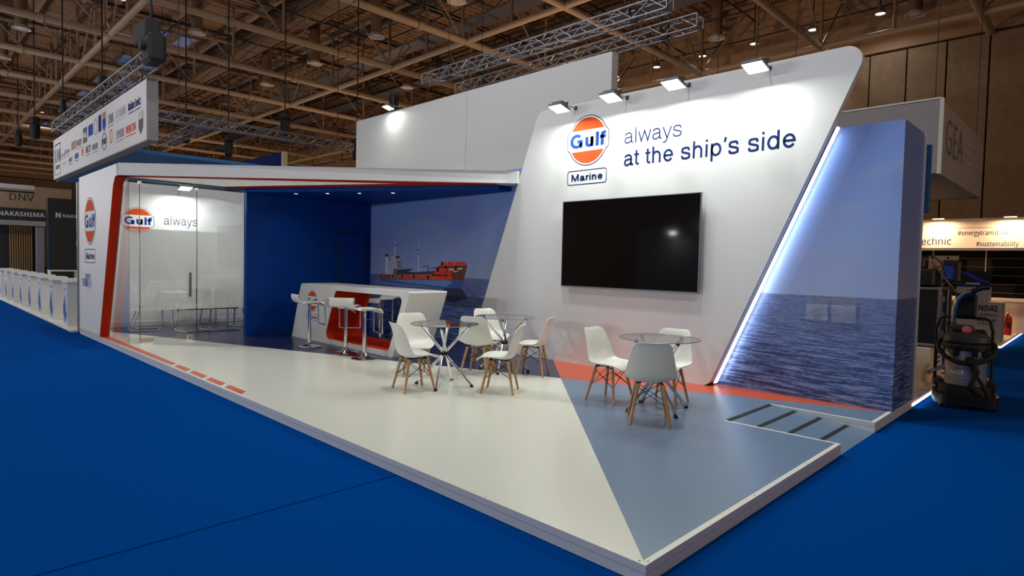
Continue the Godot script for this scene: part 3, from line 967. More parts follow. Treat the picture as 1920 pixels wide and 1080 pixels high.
func stand_walls() -> void:
	# storage block with the printed sea on its front and right side
	var w := struct("wall_mural", "long wall printed with a calm blue sea, sky and an orange tanker", "printed wall")
	var y0 := PT
	var y1 := 3.19
	part("core", G.new().box(Vector3(-5.125, (y0 + y1) / 2, -5.277), Vector3(10.24, y1 - y0 - 0.01, 0.92)), M.panel_white, w)
	var m := mat("sea_print", Color(1, 1, 1), 0.38)
	m.albedo_texture = mural_texture()
	m.texture_repeat = false
	var uv := func(x: float, y: float) -> Vector2: return Vector2((x + 10.25) / 11.18, (3.19 - y) / 3.0905)
	var g := G.new()
	g.quaduv(Vector3(-10.25, y0, -4.81), Vector3(0, y0, -4.81), Vector3(0, y1, -4.81), Vector3(-10.25, y1, -4.81), Vector3(0, 0, 1), uv.call(-10.25, y0), uv.call(0, y0), uv.call(0, y1), uv.call(-10.25, y1))
	g.quaduv(Vector3(0, y0, -4.81), Vector3(0, y0, -5.74), Vector3(0, y1, -5.74), Vector3(0, y1, -4.81), Vector3(1, 0, 0), uv.call(0, y0), uv.call(0.93, y0), uv.call(0.93, y1), uv.call(0, y1))
	g.quad(Vector3(-10.25, y1, -4.81), Vector3(0, y1, -4.81), Vector3(0, y1, -5.74), Vector3(-10.25, y1, -5.74), Vector3(0, 1, 0))
	part("sea_print", g, m, w, "print of sea and sky with an orange and white tanker")
	part("corner_trim", G.new().box(Vector3(0.004, (y0 + y1) / 2, -5.75), Vector3(0.03, y1 - y0, 0.03), 0.003), M.edge_white, w)
	# the tilted white display wall
	var d := struct("wall_display", "tall tilted white display wall carrying the big round logo and slogan", "display wall")
	var out := rounded(V2([-6.49, PT, -1.97, PT, -0.29, 4.0, -4.97, 4.0]), [0.0, 0.14, 0.16, 0.16], 8)
	part("panel", G.new().prism(out, -4.69, -4.59), M.wall_white, d)
	gulf(d, front(-4.588, Vector2(-3.985, 3.43)), 0.767, 0.737)
	marine(d, front(-4.588, Vector2(-3.99, 2.895)), 0.725, 0.215)
	strokes("slogan_letter", "always", 0.06, 0.905, 0.285, front(-4.589, Vector2(-3.352, 3.298)), M.letter_navy, d)
	strokes("slogan_letter", "at the ship's side", 0.092, 2.345, 0.303, front(-4.589, Vector2(-3.352, 2.988)), M.letter_navy, d)
	# front portal column, leaning opening edge
	var c := struct("wall_portal", "white portal end wall with logo and an orange leaning edge", "portal wall")
	var edge := [-11.42, PT, -10.42, 2.76, -10.28, 2.9]
	part("panel", G.new().prism(V2([-13.05, PT, edge[0], edge[1], edge[2], edge[3], edge[4], edge[5], -10.06, 2.9, -10.06, 3.1, -13.05, 3.1]), -0.14, 0.0), M.wall_white, c)
	part("base_strip", G.new().box(Vector3(-12.24, PT + 0.03, 0.004), Vector3(1.6, 0.06, 0.008), 0.002), M.edge_white, c)
	var jam := rounded(V2([edge[0] - 0.02, PT, edge[0] + 0.006, PT, edge[2] + 0.006, edge[3], edge[4] + 0.01, 2.894, -10.06, 2.894, -10.06, 2.899, edge[4], 2.899, edge[2] - 0.001, edge[3]]), [0.0], 4)
	part("orange_jamb", G.new().prism(jam, -0.145, -0.001), M.orange_paint, c)
	part("white_bead", G.new().prism(V2([edge[0] - 0.02, PT, edge[0] + 0.012, PT, edge[2] + 0.012, edge[3], edge[2] - 0.02, edge[3]]), -0.16, -0.146), M.edge_white, c)
	gulf(c, front(0.001, Vector2(-12.13, 2.215)), 0.96, 0.89)
	marine(c, front(0.001, Vector2(-12.14, 1.56)), 0.87, 0.26)
	# blue partition with the flush door
	var b := struct("wall_blue", "dark blue partition wall behind the bar", "partition")
	part("panel", G.new().box(Vector3(-10.15, 1.5, -3.45), Vector3(0.1, 2.8, 2.72), 0.003), M.blue_paint, b)
	var dr := struct("door_1", "flush dark blue storage door with a small black lever", "door")
	part("leaf", G.new().box(Vector3(-10.094, 1.13, -4.33), Vector3(0.014, 2.06, 0.68), 0.004), M.blue_paint, dr)
	part("frame", G.new().ring(V2([3.95, PT, 4.71, PT, 4.71, 2.2, 3.95, 2.2]), V2([3.985, PT + 0.01, 4.675, PT + 0.01, 4.675, 2.165, 3.985, 2.165]), Vector2(4.33, 1.1), 0.0, 0.012, side(-10.1)), M.blue_joint, dr)
	var lv := part("lever", G.new().tube([Vector3(-10.085, 1.12, -4.05), Vector3(-10.03, 1.12, -4.05), Vector3(-10.03, 1.12, -4.16)], 0.009, -1, 8), M.wire_black, dr)
	part("rose", G.new().box(Vector3(-10.083, 1.12, -4.05), Vector3(0.012, 0.05, 0.05), 0.006), M.wire_black, lv)


# The round emblem: orange disc, white band with the word, dark outline. xf is its centre.
func gulf(parent: Node, xf: Transform3D, w: float, h: float) -> void:
	var e := ellipse(w * 0.955, h)
	var bw := w; var bh := h * 0.42
	var bandp := rounded(V2([-bw / 2, -bh / 2, bw / 2, -bh / 2, bw / 2, bh / 2, -bw / 2, bh / 2]), [bh * 0.22], 5)
	var all: PackedVector2Array = Geometry2D.merge_polygons(e, bandp)[0]
	var s := minf(w, h)
	var logo := part("emblem_outline", G.new().prism(all, 0.0, 0.001, xf), M.letter_navy, parent, "dark blue outline of the round emblem")
	var inner: PackedVector2Array = Geometry2D.offset_polygon(all, -s * 0.016)[0]
	part("emblem_ground", G.new().prism(inner, 0.001, 0.002, xf), M.logo_white, logo)
	var disc: PackedVector2Array = Geometry2D.offset_polygon(e, -s * 0.045)[0]
	var cut := bh * 0.5
	for sg in [1.0, -1.0]:
		var half := V2([-w, cut * sg, w, cut * sg, w, h * sg, -w, h * sg])
		var seg := Geometry2D.intersect_polygons(disc, half)
		if seg.size() > 0:
			part("emblem_orange", G.new().prism(seg[0], 0.002, 0.003, xf), M.logo_orange, logo, "orange cap of the round emblem")
	strokes("emblem_letter", "Gulf", 0.165, w * 0.88, h * 0.385, xf * Transform3D(Basis.IDENTITY, Vector3(-w * 0.445, -h * 0.135, 0.0015)), M.letter_blue, logo)

func marine(parent: Node, xf: Transform3D, w: float, h: float) -> void:
	var o := rounded(V2([-w / 2, -h / 2, w / 2, -h / 2, w / 2, h / 2, -w / 2, h / 2]), [h * 0.2], 5)
	var i: PackedVector2Array = Geometry2D.offset_polygon(o, -h * 0.05)[0]
	var f := part("name_frame", G.new().ring(o, i, Vector2.ZERO, 0.0, 0.001, xf), M.letter_navy, parent, "dark blue rounded frame around the word Marine")
	strokes("name_letter", "Marine", 0.14, w * 0.82, h * 0.66, xf * Transform3D(Basis.IDENTITY, Vector3(-w * 0.405, -h * 0.23, 0.0)), M.letter_navy, f)


func canopy() -> void:
	var c := struct("canopy", "thin white angled canopy roof with orange and blue underside", "canopy")
	var out := rounded(V2([CX, 0.0, -10.06, 0.0, -5.56, -4.46, -5.37, -4.54, -5.37, -4.588, -5.42, -4.70, -5.42, -4.80, CX, -4.80]), [0.0, 0.0, 0.1, 0.0, 0.0, 0.0, 0.0, 0.0], 8)
	var tri := V2([-10.15, -0.16, -7.05, -3.35, -10.15, -1.69])  # slab opening, placed so lamplight from above brightens the translucent wedge
	var mid := Vector2(-9.1, -1.73)
	part("slab", G.new().ring(out, tri, mid, 2.9, 3.1, plan(0)), M.wall_white, c)
	part("orange_soffit", G.new().ring(V2([-10.18, -0.02, -10.07, -0.02, -5.68, -4.37, -5.76, -4.47, -10.12, -2.03, -10.18, -2.03]), tri, mid, 2.894, 2.8995, plan(0)), M.orange_paint, c)
	part("white_soffit", G.new().prism(V2([-10.17, -0.14, -7.0, -3.38, -10.17, -1.68]), 2.8928, 2.8934, plan(0)), M.translucent_white, c, "translucent white wedge in the canopy underside, lit through from above")
	part("blue_soffit", G.new().prism(V2([-10.1, -2.06, -5.76, -4.5, -5.76, -4.805, -10.1, -4.805]), 2.82, 2.893, plan(0)), M.blue_paint, c)
	var ord := ["nearest the glass room", "second from the glass room", "third from the glass room", "farthest from the glass room"]
	for k in 4:
		var t := thing("downlight", "small round white downlight in the blue ceiling, %s" % ord[k], "downlight", Vector3([-9.446, -8.868, -8.3, -7.72][k], 2.82, [-2.749, -3.08, -3.411, -3.748][k]), 0, "downlights over the bar")
		part("bezel", G.new().lathe([Vector2(0.034, 0.0), Vector2(0.036, -0.006), Vector2(0.046, -0.005), Vector2(0.05, 0.0)], 20), M.steel, t)
		part("lamp_face", G.new().lathe([Vector2(0.0, -0.003), Vector2(0.035, -0.003)], 20), M.lamp_face, t)
		var l := SpotLight3D.new()
		l.name = "light"
		t.add_child(l)
		l.position = Vector3(0, -0.012, 0)
		l.rotation.x = -PI / 2
		l.light_color = Color(1, 0.97, 0.92)
		l.light_energy = 0.2
		l.light_size = 0.03
		l.spot_angle = 72.0
		l.spot_angle_attenuation = 0.8
		l.spot_range = 30.0
		l.shadow_enabled = true


func pane(parent: Node, z0: float, z1: float, y0: float, y1: float, called := "pane") -> MeshInstance3D:
	return part(called, G.new().box(Vector3(CX, (y0 + y1) / 2, (z0 + z1) / 2), Vector3(0.01, y1 - y0, absf(z1 - z0)), 0.001), M.glass, parent)

func meeting_room() -> void:
	var w := struct("wall_room", "white end wall of the glazed meeting room with logo", "wall")
	part("panel", G.new().box(Vector3(-13.0, 1.6, -2.48), Vector3(0.1, 3.0, 4.66)), M.wall_white, w)
	part("skirting", G.new().box(Vector3(-12.945, PT + 0.05, -2.4), Vector3(0.012, 0.1, 4.5), 0.003), M.panel_white, w)
	gulf(w, side(-12.949, Vector2(-1.0, 2.31)), 0.60, 0.575)
	strokes("slogan_letter", "always", 0.06, 0.69, 0.25, side(-12.949, Vector2(-1.475, 2.265)), M.letter_navy, w)
	w = struct("wall_room_back", "white back wall inside the glazed meeting room", "wall")
	part("panel", G.new().box(Vector3(-11.65, 1.6, -4.86), Vector3(2.8, 3.0, 0.1)), M.wall_white, w)
	# glazing
	var g1 := struct("window_1", "clear glass front pane between the orange portal edge and the glass corner", "glass pane")
	part("pane", G.new().prism(V2([-11.39, PT, CX + 0.004, PT, CX + 0.004, 2.88, -10.36, 2.88, -10.43, 2.74]), -0.175, -0.165), M.glass, g1)
	var g2 := struct("window_2", "narrow clear glass pane at the corner beside the glass door", "glass pane")
	pane(g2, -0.18, -0.33, PT, 2.88)
	var g3 := struct("window_3", "clear glass pane between the glass door and the blue wall", "glass pane")
	pane(g3, -1.25, -2.085, PT, 2.88)
	var d := struct("door_2", "frameless glass door with a long steel handle", "glass door")
	pane(d, -0.34, -1.24, PT + 0.01, 2.86)
	for q in [[-0.44, 0.12, 0.21, 0.1], [-0.34, 2.82, 0.06, 0.05], [-1.24, 2.8, 0.055, 0.05]]:
		part("patch_fitting", G.new().box(Vector3(CX, q[1] + 0.005, q[0]), Vector3(0.028, q[3], q[2]), 0.003), M.steel, d)
	part("lock", G.new().box(Vector3(CX, 0.13, -1.125), Vector3(0.03, 0.095, 0.115), 0.004), M.steel, d)
	part("lock_cylinder", G.new().lathe([Vector2(0, 0.01), Vector2(0.012, 0.01), Vector2(0.014, 0)], 12, Transform3D(Basis(Vector3(0, 0, 1), -PI / 2), Vector3(CX + 0.015, 0.13, -1.125))), M.black, d)
	part("handle", G.new().tube([Vector3(CX + 0.006, 1.25, -1.12), Vector3(CX + 0.05, 1.25, -1.12)], 0.008, -1, 8).tube([Vector3(CX + 0.006, 0.92, -1.12), Vector3(CX + 0.05, 0.92, -1.12)], 0.008, -1, 8).tube([Vector3(CX + 0.05, 0.87, -1.12), Vector3(CX + 0.05, 1.305, -1.12)], 0.02, -1, 12), M.handle_steel, d)
	# frosted film in three strips on the inside of the door and panes
	for fr in [[d, -0.345, -1.235], [g3, -1.255, -2.08], [g2, -0.185, -0.325]]:
		for yy in [[0.645, 1.055], [1.063, 1.52], [1.525, 2.045]]:
			part("frosted_film", G.new().quad_film(CX - 0.008, yy[0], yy[1], fr[1], fr[2]), M.frosted_film, fr[0], "frosted white film strip")
	for e in [[g2, -0.178], [g2, -0.334], [d, -0.338], [d, -1.242], [g3, -1.248], [g3, -2.088]]:
		part("glass_edge", G.new().box(Vector3(CX, 1.49, e[1]), Vector3(0.012, 2.76, 0.004)), M.glass_edge, e[0])
	# channels
	part("top_channel", G.new().box(Vector3(CX, 2.882, -1.14), Vector3(0.03, 0.03, 1.9), 0.002), M.alu_dark, g3)
	part("top_channel", G.new().box(Vector3(-10.3, 2.88, -0.17), Vector3(0.22, 0.035, 0.03), 0.002), M.alu_dark, g1)
	# lamp on the end wall
	floodlight(Vector3(-12.53, 3.03, -1.78), Vector3(-1, 0, 0), "square white floodlight on the meeting room wall, seen through glass", 3.6)
	# cantilever chairs round the table
	var t := thing("meeting_table", "white rectangular meeting table behind the frosted glass", "table", Vector3(-12.3, PT, -1.9), 0)
	part("top", G.new().box(Vector3(0, 0.73, 0), Vector3(0.8, 0.03, 1.2), 0.005), M.counter_white, t)
	for sx in [-1, 1]:
		for sz in [-1, 1]:
			part("leg", G.new().tube([Vector3(0.34 * sx, 0, 0.54 * sz), Vector3(0.34 * sx, 0.715, 0.54 * sz)], 0.022, -1, 10), M.chrome, t)
	var ch := cantilever("black chrome cantilever chair nearest the glass door in the meeting room")
	ch.position = Vector3(-11.45, PT, -1.58)
	ch.rotation.y = PI / 2 + 0.15
	dup(ch, "black chrome cantilever chair second from the door in the meeting room", Vector3(-11.42, PT, -2.17), PI / 2 - 0.15)
	dup(ch, "black chrome cantilever chair leftmost in the meeting room, seen side on", Vector3(-12.1, PT, -0.88), PI - 0.4)
	dup(ch, "black chrome cantilever chair beside the blue wall in the meeting room", Vector3(-12.0, PT, -2.82), 0.25)

func cantilever(label: String) -> Node3D:
	# faces -z
	var t := thing("cantilever_chair", label, "chair", Vector3.ZERO, 0, "chairs in the meeting room")
	for s in [-1, 1]:
		part("frame", G.new().tube([Vector3(0.24 * s, 0.012, 0.26), Vector3(0.24 * s, 0.012, -0.17), Vector3(0.24 * s, 0.03, -0.21), Vector3(0.235 * s, 0.07, -0.215), Vector3(0.23 * s, 0.40, -0.05 - 0.05), Vector3(0.23 * s, 0.44, -0.2 + 0.05), Vector3(0.23 * s, 0.45, 0.16), Vector3(0.23 * s, 0.47, 0.2), Vector3(0.22 * s, 0.85, 0.27)], 0.015, -1, 10), M.chrome, t)
	part("floor_bar", G.new().tube([Vector3(-0.24, 0.012, 0.26), Vector3(0.24, 0.012, 0.26)], 0.012, -1, 10), M.chrome, t)
	part("seat", G.new().box(Vector3(0, 0.46, 0.0), Vector3(0.46, 0.04, 0.42), 0.015), M.black, t)
	part("backrest", G.new().box(Vector3(0, 0.72, 0.245), Vector3(0.44, 0.3, 0.03), 0.012, Basis(Vector3(1, 0, 0), 0.18)), M.black, t)
	return t


# ------------------------------------------------------------------ lamps of the stand
# A square LED floodlight on an arm off a wall top; its face looks down and a little away from the wall.
func floodlight(p: Vector3, to_wall: Vector3, label: String, energy: float) -> void:
	var t := thing("floodlight", label, "floodlight", p, atan2(-to_wall.x, -to_wall.z), "square white floodlights")
	var b := Basis(Vector3(1, 0, 0), -0.25)
	var nr := b * Vector3(0, -1, 0)
	part("housing", G.new().box(b * Vector3(0, 0.02, 0), Vector3(0.25, 0.035, 0.235), 0.008, b), M.grey, t)
	var hs := part("heat_sink", G.new().box(b * Vector3(0, 0.05, 0), Vector3(0.2, 0.03, 0.15), 0.004, b), M.grey, t)
	for k in 7:
		part("fin", G.new().box(b * Vector3(-0.09 + 0.03 * k, 0.075, 0), Vector3(0.006, 0.025, 0.14), 0.0, b), M.grey, hs)
	part("lamp_face", G.new().box(b * Vector3(0, -0.002, 0), Vector3(0.228, 0.008, 0.215), 0.002, b), M.lamp_face, t)
	part("bracket", G.new().tube([Vector3(-0.135, 0.02, 0), Vector3(-0.135, 0.08, -0.04), Vector3(0.135, 0.08, -0.04), Vector3(0.135, 0.02, 0)], 0.008, -1, 6), M.black, t)
	part("arm", G.new().tube([Vector3(0, 0.08, -0.04), Vector3(0, 0.085, -0.385)], 0.011, -1, 8), M.grey_light, t)
	part("wall_plate", G.new().box(Vector3(0, 0.085, -0.382), Vector3(0.05, 0.05, 0.012), 0.003), M.black, t)
	var l := AreaLight3D.new()
	l.name = "light"
	t.add_child(l)
	l.position = nr * 0.014
	l.rotation.x = -(PI / 2 + 0.25)
	l.area_size = Vector2(0.215, 0.2)
	l.light_color = Color(0.97, 1.0, 0.96)
	l.light_energy = energy
	l.shadow_enabled = true
	l.set("area_range", 60.0)

func floodlights() -> void:
	var w := ["over the round logo", "second from the left over the slogan", "third from the left over the slogan", "rightmost and largest on the display wall"]
	for k in 4:
		floodlight(Vector3([-4.224, -3.314, -2.378, -1.352][k], 3.85, -4.2), Vector3(0, 0, -1), "bright square white floodlight on the display wall, %s" % w[k], FLOOD)

var FLOOD := 2.1

func led_strip() -> void:
	var t := thing("led_strip", "glowing white LED strip down the leaning right edge of the display wall", "led strip", Vector3.ZERO)
	var k := (3.18 - PT) * 0.4308
	part("profile", G.new().prism(V2([-1.975, PT + 0.02, -1.96, PT + 0.02, -1.96 + k, 3.18, -1.975 + k, 3.18]), -4.8, -4.7), M.alu, t)
	part("led_face", G.new().prism(V2([-1.96, PT + 0.02, -1.946, PT + 0.02, -1.946 + k, 3.18, -1.96 + k, 3.18]), -4.79, -4.71), M.led_face, t)
	var dir := Vector3(0.7, -0.3, -0.65).normalized()
	var along := Vector3(0.4308, 1, 0).normalized()
	var l := AreaLight3D.new()
	l.name = "light"
	t.add_child(l, true)
	var y := (PT + 3.18) * 0.5
	var z := -dir
	var yv := (along - z * along.dot(z)).normalized()
	l.transform = Transform3D(Basis(yv.cross(z), yv, z), Vector3(-1.942 + (y - PT) * 0.4308, y, -4.735))
	l.area_size = Vector2(0.016, 3.2)
	l.light_color = Color(0.93, 0.96, 1.0)
	l.light_energy = 0.4
	l.shadow_enabled = true
	l.set("area_range", 30.0)

func television() -> void:
	var t := thing("television", "large black wall mounted television, switched off", "television", Vector3(-3.23, 1.9, -4.5))
	part("back", G.new().box(Vector3(0, 0, -0.045), Vector3(1.9, 1.0, 0.05), 0.01), M.black, t)
	part("frame", G.new().ring(V2([-1.125, -0.64, 1.125, -0.64, 1.125, 0.64, -1.125, 0.64]), V2([-1.115, -0.622, 1.115, -0.622, 1.115, 0.63, -1.115, 0.63]), Vector2.ZERO, -0.025, 0.0), M.alu_dark, t)
	part("screen", G.new().box(Vector3(0, 0.004, -0.013), Vector3(2.232, 1.253, 0.02)), M.black_gloss, t)
	part("wall_mount", G.new().box(Vector3(0, 0, -0.08), Vector3(0.6, 0.4, 0.02)), M.black, t)


# ------------------------------------------------------------------ bar
func bar_counter() -> void:
	var t := thing("bar_counter", "long white slanted bar counter with an orange lined opening and logo", "bar counter", Vector3(-7.7, PT, -3.13))
	var o := Vector2(-7.7, PT)
	var out := rounded(V2([-9.62, 0.1, -6.25, 0.1, -5.82, 1.135, -9.255, 1.135]), [0.0, 0.0, 0.02, 0.1], 6)
	var inn := rounded(V2([-8.35, 0.19, -6.36, 0.19, -5.985, 1.055, -7.985, 1.055]), [0.1, 0.1, 0.08, 0.08], 6)
	for k in out.size():
		out[k] -= o
	for k in inn.size():
		inn[k] -= o
	var c := Vector2(-7.2, 0.62) - o
	part("body", G.new().ring(out, inn, c, -0.36, 0.36, Transform3D.IDENTITY, false), M.counter_white, t)
	var lin: PackedVector2Array = Geometry2D.offset_polygon(inn, -0.004, Geometry2D.JOIN_ROUND)[0]
	part("opening_lining", G.new().wall(lin, -0.36, 0.359, Transform3D.IDENTITY, -1.0), M.orange_paint, t, "orange inside of the counter opening")
	part("worktop", G.new().box(Vector3(0.15, 1.035, -0.04), Vector3(3.2, 0.012, 0.56), 0.004), M.grey_light, t)
	gulf(t, Transform3D(Basis.IDENTITY, Vector3(-8.81 - o.x, 0.825 - o.y, 0.361)), 0.40, 0.395)
	marine(t, Transform3D(Basis.IDENTITY, Vector3(-8.82 - o.x, 0.53 - o.y, 0.361)), 0.42, 0.115)

func bar_stools() -> void:
	var t := thing("bar_stool", "white chrome bar stool leftmost in front of the bar, seen side on", "bar stool", Vector3(-8.06, PT, -2.33), -0.15, "bar stools")
	part("base", G.new().lathe([Vector2(0.0, 0.0), Vector2(0.195, 0.0), Vector2(0.2, 0.006), Vector2(0.19, 0.014), Vector2(0.12, 0.024), Vector2(0.06, 0.05), Vector2(0.04, 0.085), Vector2(0.034, 0.1), Vector2(0.0, 0.1)], 32), M.chrome, t)
	part("pole", G.new().lathe([Vector2(0.029, 0.09), Vector2(0.029, 0.38), Vector2(0.026, 0.382)], 20), M.chrome, t)
	part("lift_tube", G.new().lathe([Vector2(0.026, 0.38), Vector2(0.026, 0.72), Vector2(0.05, 0.735), Vector2(0.06, 0.745)], 20), M.chrome, t)
	part("lever", G.new().tube([Vector3(0.02, 0.71, 0.0), Vector3(0.12, 0.69, 0.05), Vector3(0.17, 0.66, 0.07)], 0.006, -1, 8), M.chrome, t)
	# seat: one bent sheet, curled up behind and rolled down in front; faces -z
	var prof := [Vector2(0.235, 0.90), Vector2(0.24, 0.87), Vector2(0.235, 0.83), Vector2(0.215, 0.79), Vector2(0.18, 0.765), Vector2(0.13, 0.755), Vector2(0.0, 0.755), Vector2(-0.13, 0.757), Vector2(-0.18, 0.752), Vector2(-0.205, 0.735), Vector2(-0.215, 0.70)]
	var g := G.new()
	bent(g, prof, 0.19, 0.026)
	part("seat", g, M.plastic_white, t)
	for s in [-1, 1]:
		var pts := []
		for q in prof:
			pts.append(Vector3(0.192 * s, q.y, q.x))
		part("seat_rim", G.new().tube(pts, 0.012, -1, 8), M.chrome, t)
	part("footrest", G.new().tube([Vector3(-0.17, 0.745, -0.205), Vector3(-0.17, 0.40, -0.215), Vector3(-0.165, 0.385, -0.217), Vector3(0.165, 0.385, -0.217), Vector3(0.17, 0.40, -0.215), Vector3(0.17, 0.745, -0.205)], 0.011, -1, 8), M.chrome, t)
	dup(t, "white chrome bar stool in the middle of the three, back towards us", Vector3(-7.08, PT, -2.45), 0.75)
	dup(t, "white chrome bar stool nearest the glass tables, in front of the orange opening", Vector3(-6.42, PT, -2.38), -0.2)
	dup(t, "white chrome bar stool behind the bar, left in the counter opening", Vector3(-8.22, PT, -3.83), PI + 0.2)
	dup(t, "white chrome bar stool behind the bar, right in the counter opening", Vector3(-8.58, PT, -4.36), PI - 0.5)

# A sheet of thickness th bent along a profile of (z, y), 2 * hw wide.
func bent(g: G, prof: Array, hw: float, th: float) -> void:
	var m := prof.size()
	var up := []
	for k in m:
		var a: Vector2 = prof[maxi(k - 1, 0)]
		var b: Vector2 = prof[mini(k + 1, m - 1)]
		var e := (b - a).normalized()
		up.append(Vector2(e.y, -e.x))      # from (z, y)
	if up[m / 2].y < 0:
		for k in m:
			up[k] = -up[k]
	for s in [1.0, -1.0]:
		for k in m - 1:
			var a: Vector2 = prof[k] + up[k] * th * 0.5 * s
			var b: Vector2 = prof[k + 1] + up[k + 1] * th * 0.5 * s
			var na: Vector3 = Vector3(0, up[k].y, up[k].x) * s
			var nb: Vector3 = Vector3(0, up[k + 1].y, up[k + 1].x) * s
			g.quadn(Vector3(-hw, a.y, a.x), Vector3(hw, a.y, a.x), Vector3(hw, b.y, b.x), Vector3(-hw, b.y, b.x), na, na, nb, nb)
	for k in m - 1:
		for s in [-1.0, 1.0]:
			var a0: Vector2 = prof[k] + up[k] * th * 0.5
			var a1: Vector2 = prof[k] - up[k] * th * 0.5
			var b0: Vector2 = prof[k + 1] + up[k + 1] * th * 0.5
			var b1: Vector2 = prof[k + 1] - up[k + 1] * th * 0.5
			g.quad(Vector3(hw * s, a0.y, a0.x), Vector3(hw * s, b0.y, b0.x), Vector3(hw * s, b1.y, b1.x), Vector3(hw * s, a1.y, a1.x), Vector3(s, 0, 0))
	for k in [0, m - 1]:
		var a0: Vector2 = prof[k] + up[k] * th * 0.5
		var a1: Vector2 = prof[k] - up[k] * th * 0.5
		var e: Vector2 = (prof[0] - prof[1]) if k == 0 else (prof[m - 1] - prof[m - 2])
		e = e.normalized()
		g.quad(Vector3(-hw, a0.y, a0.x), Vector3(hw, a0.y, a0.x), Vector3(hw, a1.y, a1.x), Vector3(-hw, a1.y, a1.x), Vector3(0, e.y, e.x))


# ------------------------------------------------------------------ chairs and tables
# A moulded shell chair on four dowel legs, facing -z.
func shell_chair(label: String) -> Node3D:
	var t := thing("shell_chair", label, "chair", Vector3.ZERO, 0, "white shell chairs")
	# (forward, height, half width, how far the sides rise or come forward)
	var cp := [
		[0.252, 0.372, 0.140, 0.0], [0.245, 0.387, 0.172, 0.002], [0.226, 0.402, 0.198, 0.006], [0.18, 0.413, 0.217, 0.012], [0.12, 0.411, 0.227, 0.021], [0.05, 0.402, 0.234, 0.031], [-0.02, 0.392, 0.239, 0.042], [-0.08, 0.389, 0.242, 0.053],
		[-0.13, 0.399, 0.243, 0.062], [-0.165, 0.424, 0.242, 0.067], [-0.187, 0.465, 0.237, 0.066], [-0.2, 0.515, 0.228, 0.061], [-0.211, 0.575, 0.215, 0.054], [-0.223, 0.635, 0.201, 0.046], [-0.237, 0.695, 0.187, 0.036], [-0.252, 0.745, 0.172, 0.026], [-0.264, 0.772, 0.150, 0.017], [-0.275, 0.787, 0.112, 0.008]]
	var nu := 12
	var m := cp.size()
	var P := []
	var N := []
	for k in m:
		var row := []
		for j in nu + 1:
			var s := -1.0 + 2.0 * j / nu
			var a: Array = cp[maxi(k - 1, 0)]
			var b: Array = cp[mini(k + 1, m - 1)]
			var e := Vector2(b[0] - a[0], b[1] - a[1]).normalized()
			var inn := Vector2(-e.y, e.x) if Vector2(-e.y, e.x).dot(Vector2(0.7, 0.7)) > 0 else Vector2(e.y, -e.x)
			var q: Array = cp[k]
			var lift: float = q[3] * pow(absf(s), 2.4)
			row.append(Vector3(s * q[2], q[1] + inn.y * lift, -(q[0] + inn.x * lift)))
		P.append(row)
	for k in m:
		var row := []
		for j in nu + 1:
			var du: Vector3 = P[k][mini(j + 1, nu)] - P[k][maxi(j - 1, 0)]
			var dv: Vector3 = P[mini(k + 1, m - 1)][j] - P[maxi(k - 1, 0)][j]
			var nr := du.cross(dv).normalized()
			if nr.dot(Vector3(0, 0.7, -0.7)) < 0:
				nr = -nr
			row.append(nr)
		N.append(row)
	var g := G.new()
	var th := 0.0035
	for s in [1.0, -1.0]:
		for k in m - 1:
			for j in nu:
				g.quadn(P[k][j] + N[k][j] * th * s, P[k][j + 1] + N[k][j + 1] * th * s, P[k + 1][j + 1] + N[k + 1][j + 1] * th * s, P[k + 1][j] + N[k + 1][j] * th * s, N[k][j] * s, N[k][j + 1] * s, N[k + 1][j + 1] * s, N[k + 1][j] * s)
	var loop := []
	for j in nu + 1:
		loop.append([0, j])
	for k in range(1, m):
		loop.append([k, nu])
	for j in range(nu - 1, -1, -1):
		loop.append([m - 1, j])
	for k in range(m - 2, -1, -1):
		loop.append([k, 0])
	var rim := []
	for q in loop:
		rim.append(P[q[0]][q[1]])
	g.tube(rim, 0.0052, -1, 6, false)
	part("shell", g, M.plastic_white, t)
	for sx in [-1.0, 1.0]:
		for sz in [-1.0, 1.0]:
			var a := Vector3(0.115 * sx, 0.375 if sz > 0 else 0.375, 0.11 * sz)
			var f := Vector3(0.1875 * sx, 0.0, 0.1875 * sz)
			part("leg", G.new().tube([a, f], 0.0185, 0.013, 10), M.wood, t)
			part("bracket", G.new().tube([a + Vector3(-0.03 * sx, 0.012, -0.03 * sz), a + Vector3(0.0, 0.01, 0.0), a + Vector3(0.004 * sx, -0.02, 0.004 * sz)], 0.008, -1, 6), M.wire_black, t)
	for s in [-1.0, 1.0]:
		for r in [-1.0, 1.0]:
			part("brace", G.new().tube([Vector3(0.118 * s, 0.345, 0.115 * r), Vector3(0.157 * s, 0.17, -0.155 * r)], 0.0035, -1, 6), M.wire_black, t)
			part("brace", G.new().tube([Vector3(0.118 * r, 0.345, 0.115 * s), Vector3(-0.157 * r, 0.17, 0.155 * s)], 0.0035, -1, 6), M.wire_black, t)
	for s in [-1.0, 1.0]:
		part("seat_mount", G.new().tube([Vector3(0.115 * s, 0.378, 0.11), Vector3(0.09 * s, 0.385, 0.0), Vector3(0.115 * s, 0.378, -0.11)], 0.006, -1, 6), M.wire_black, t)
	return t

func face(fx: float, fz: float) -> float:
	return atan2(-fx, -fz)

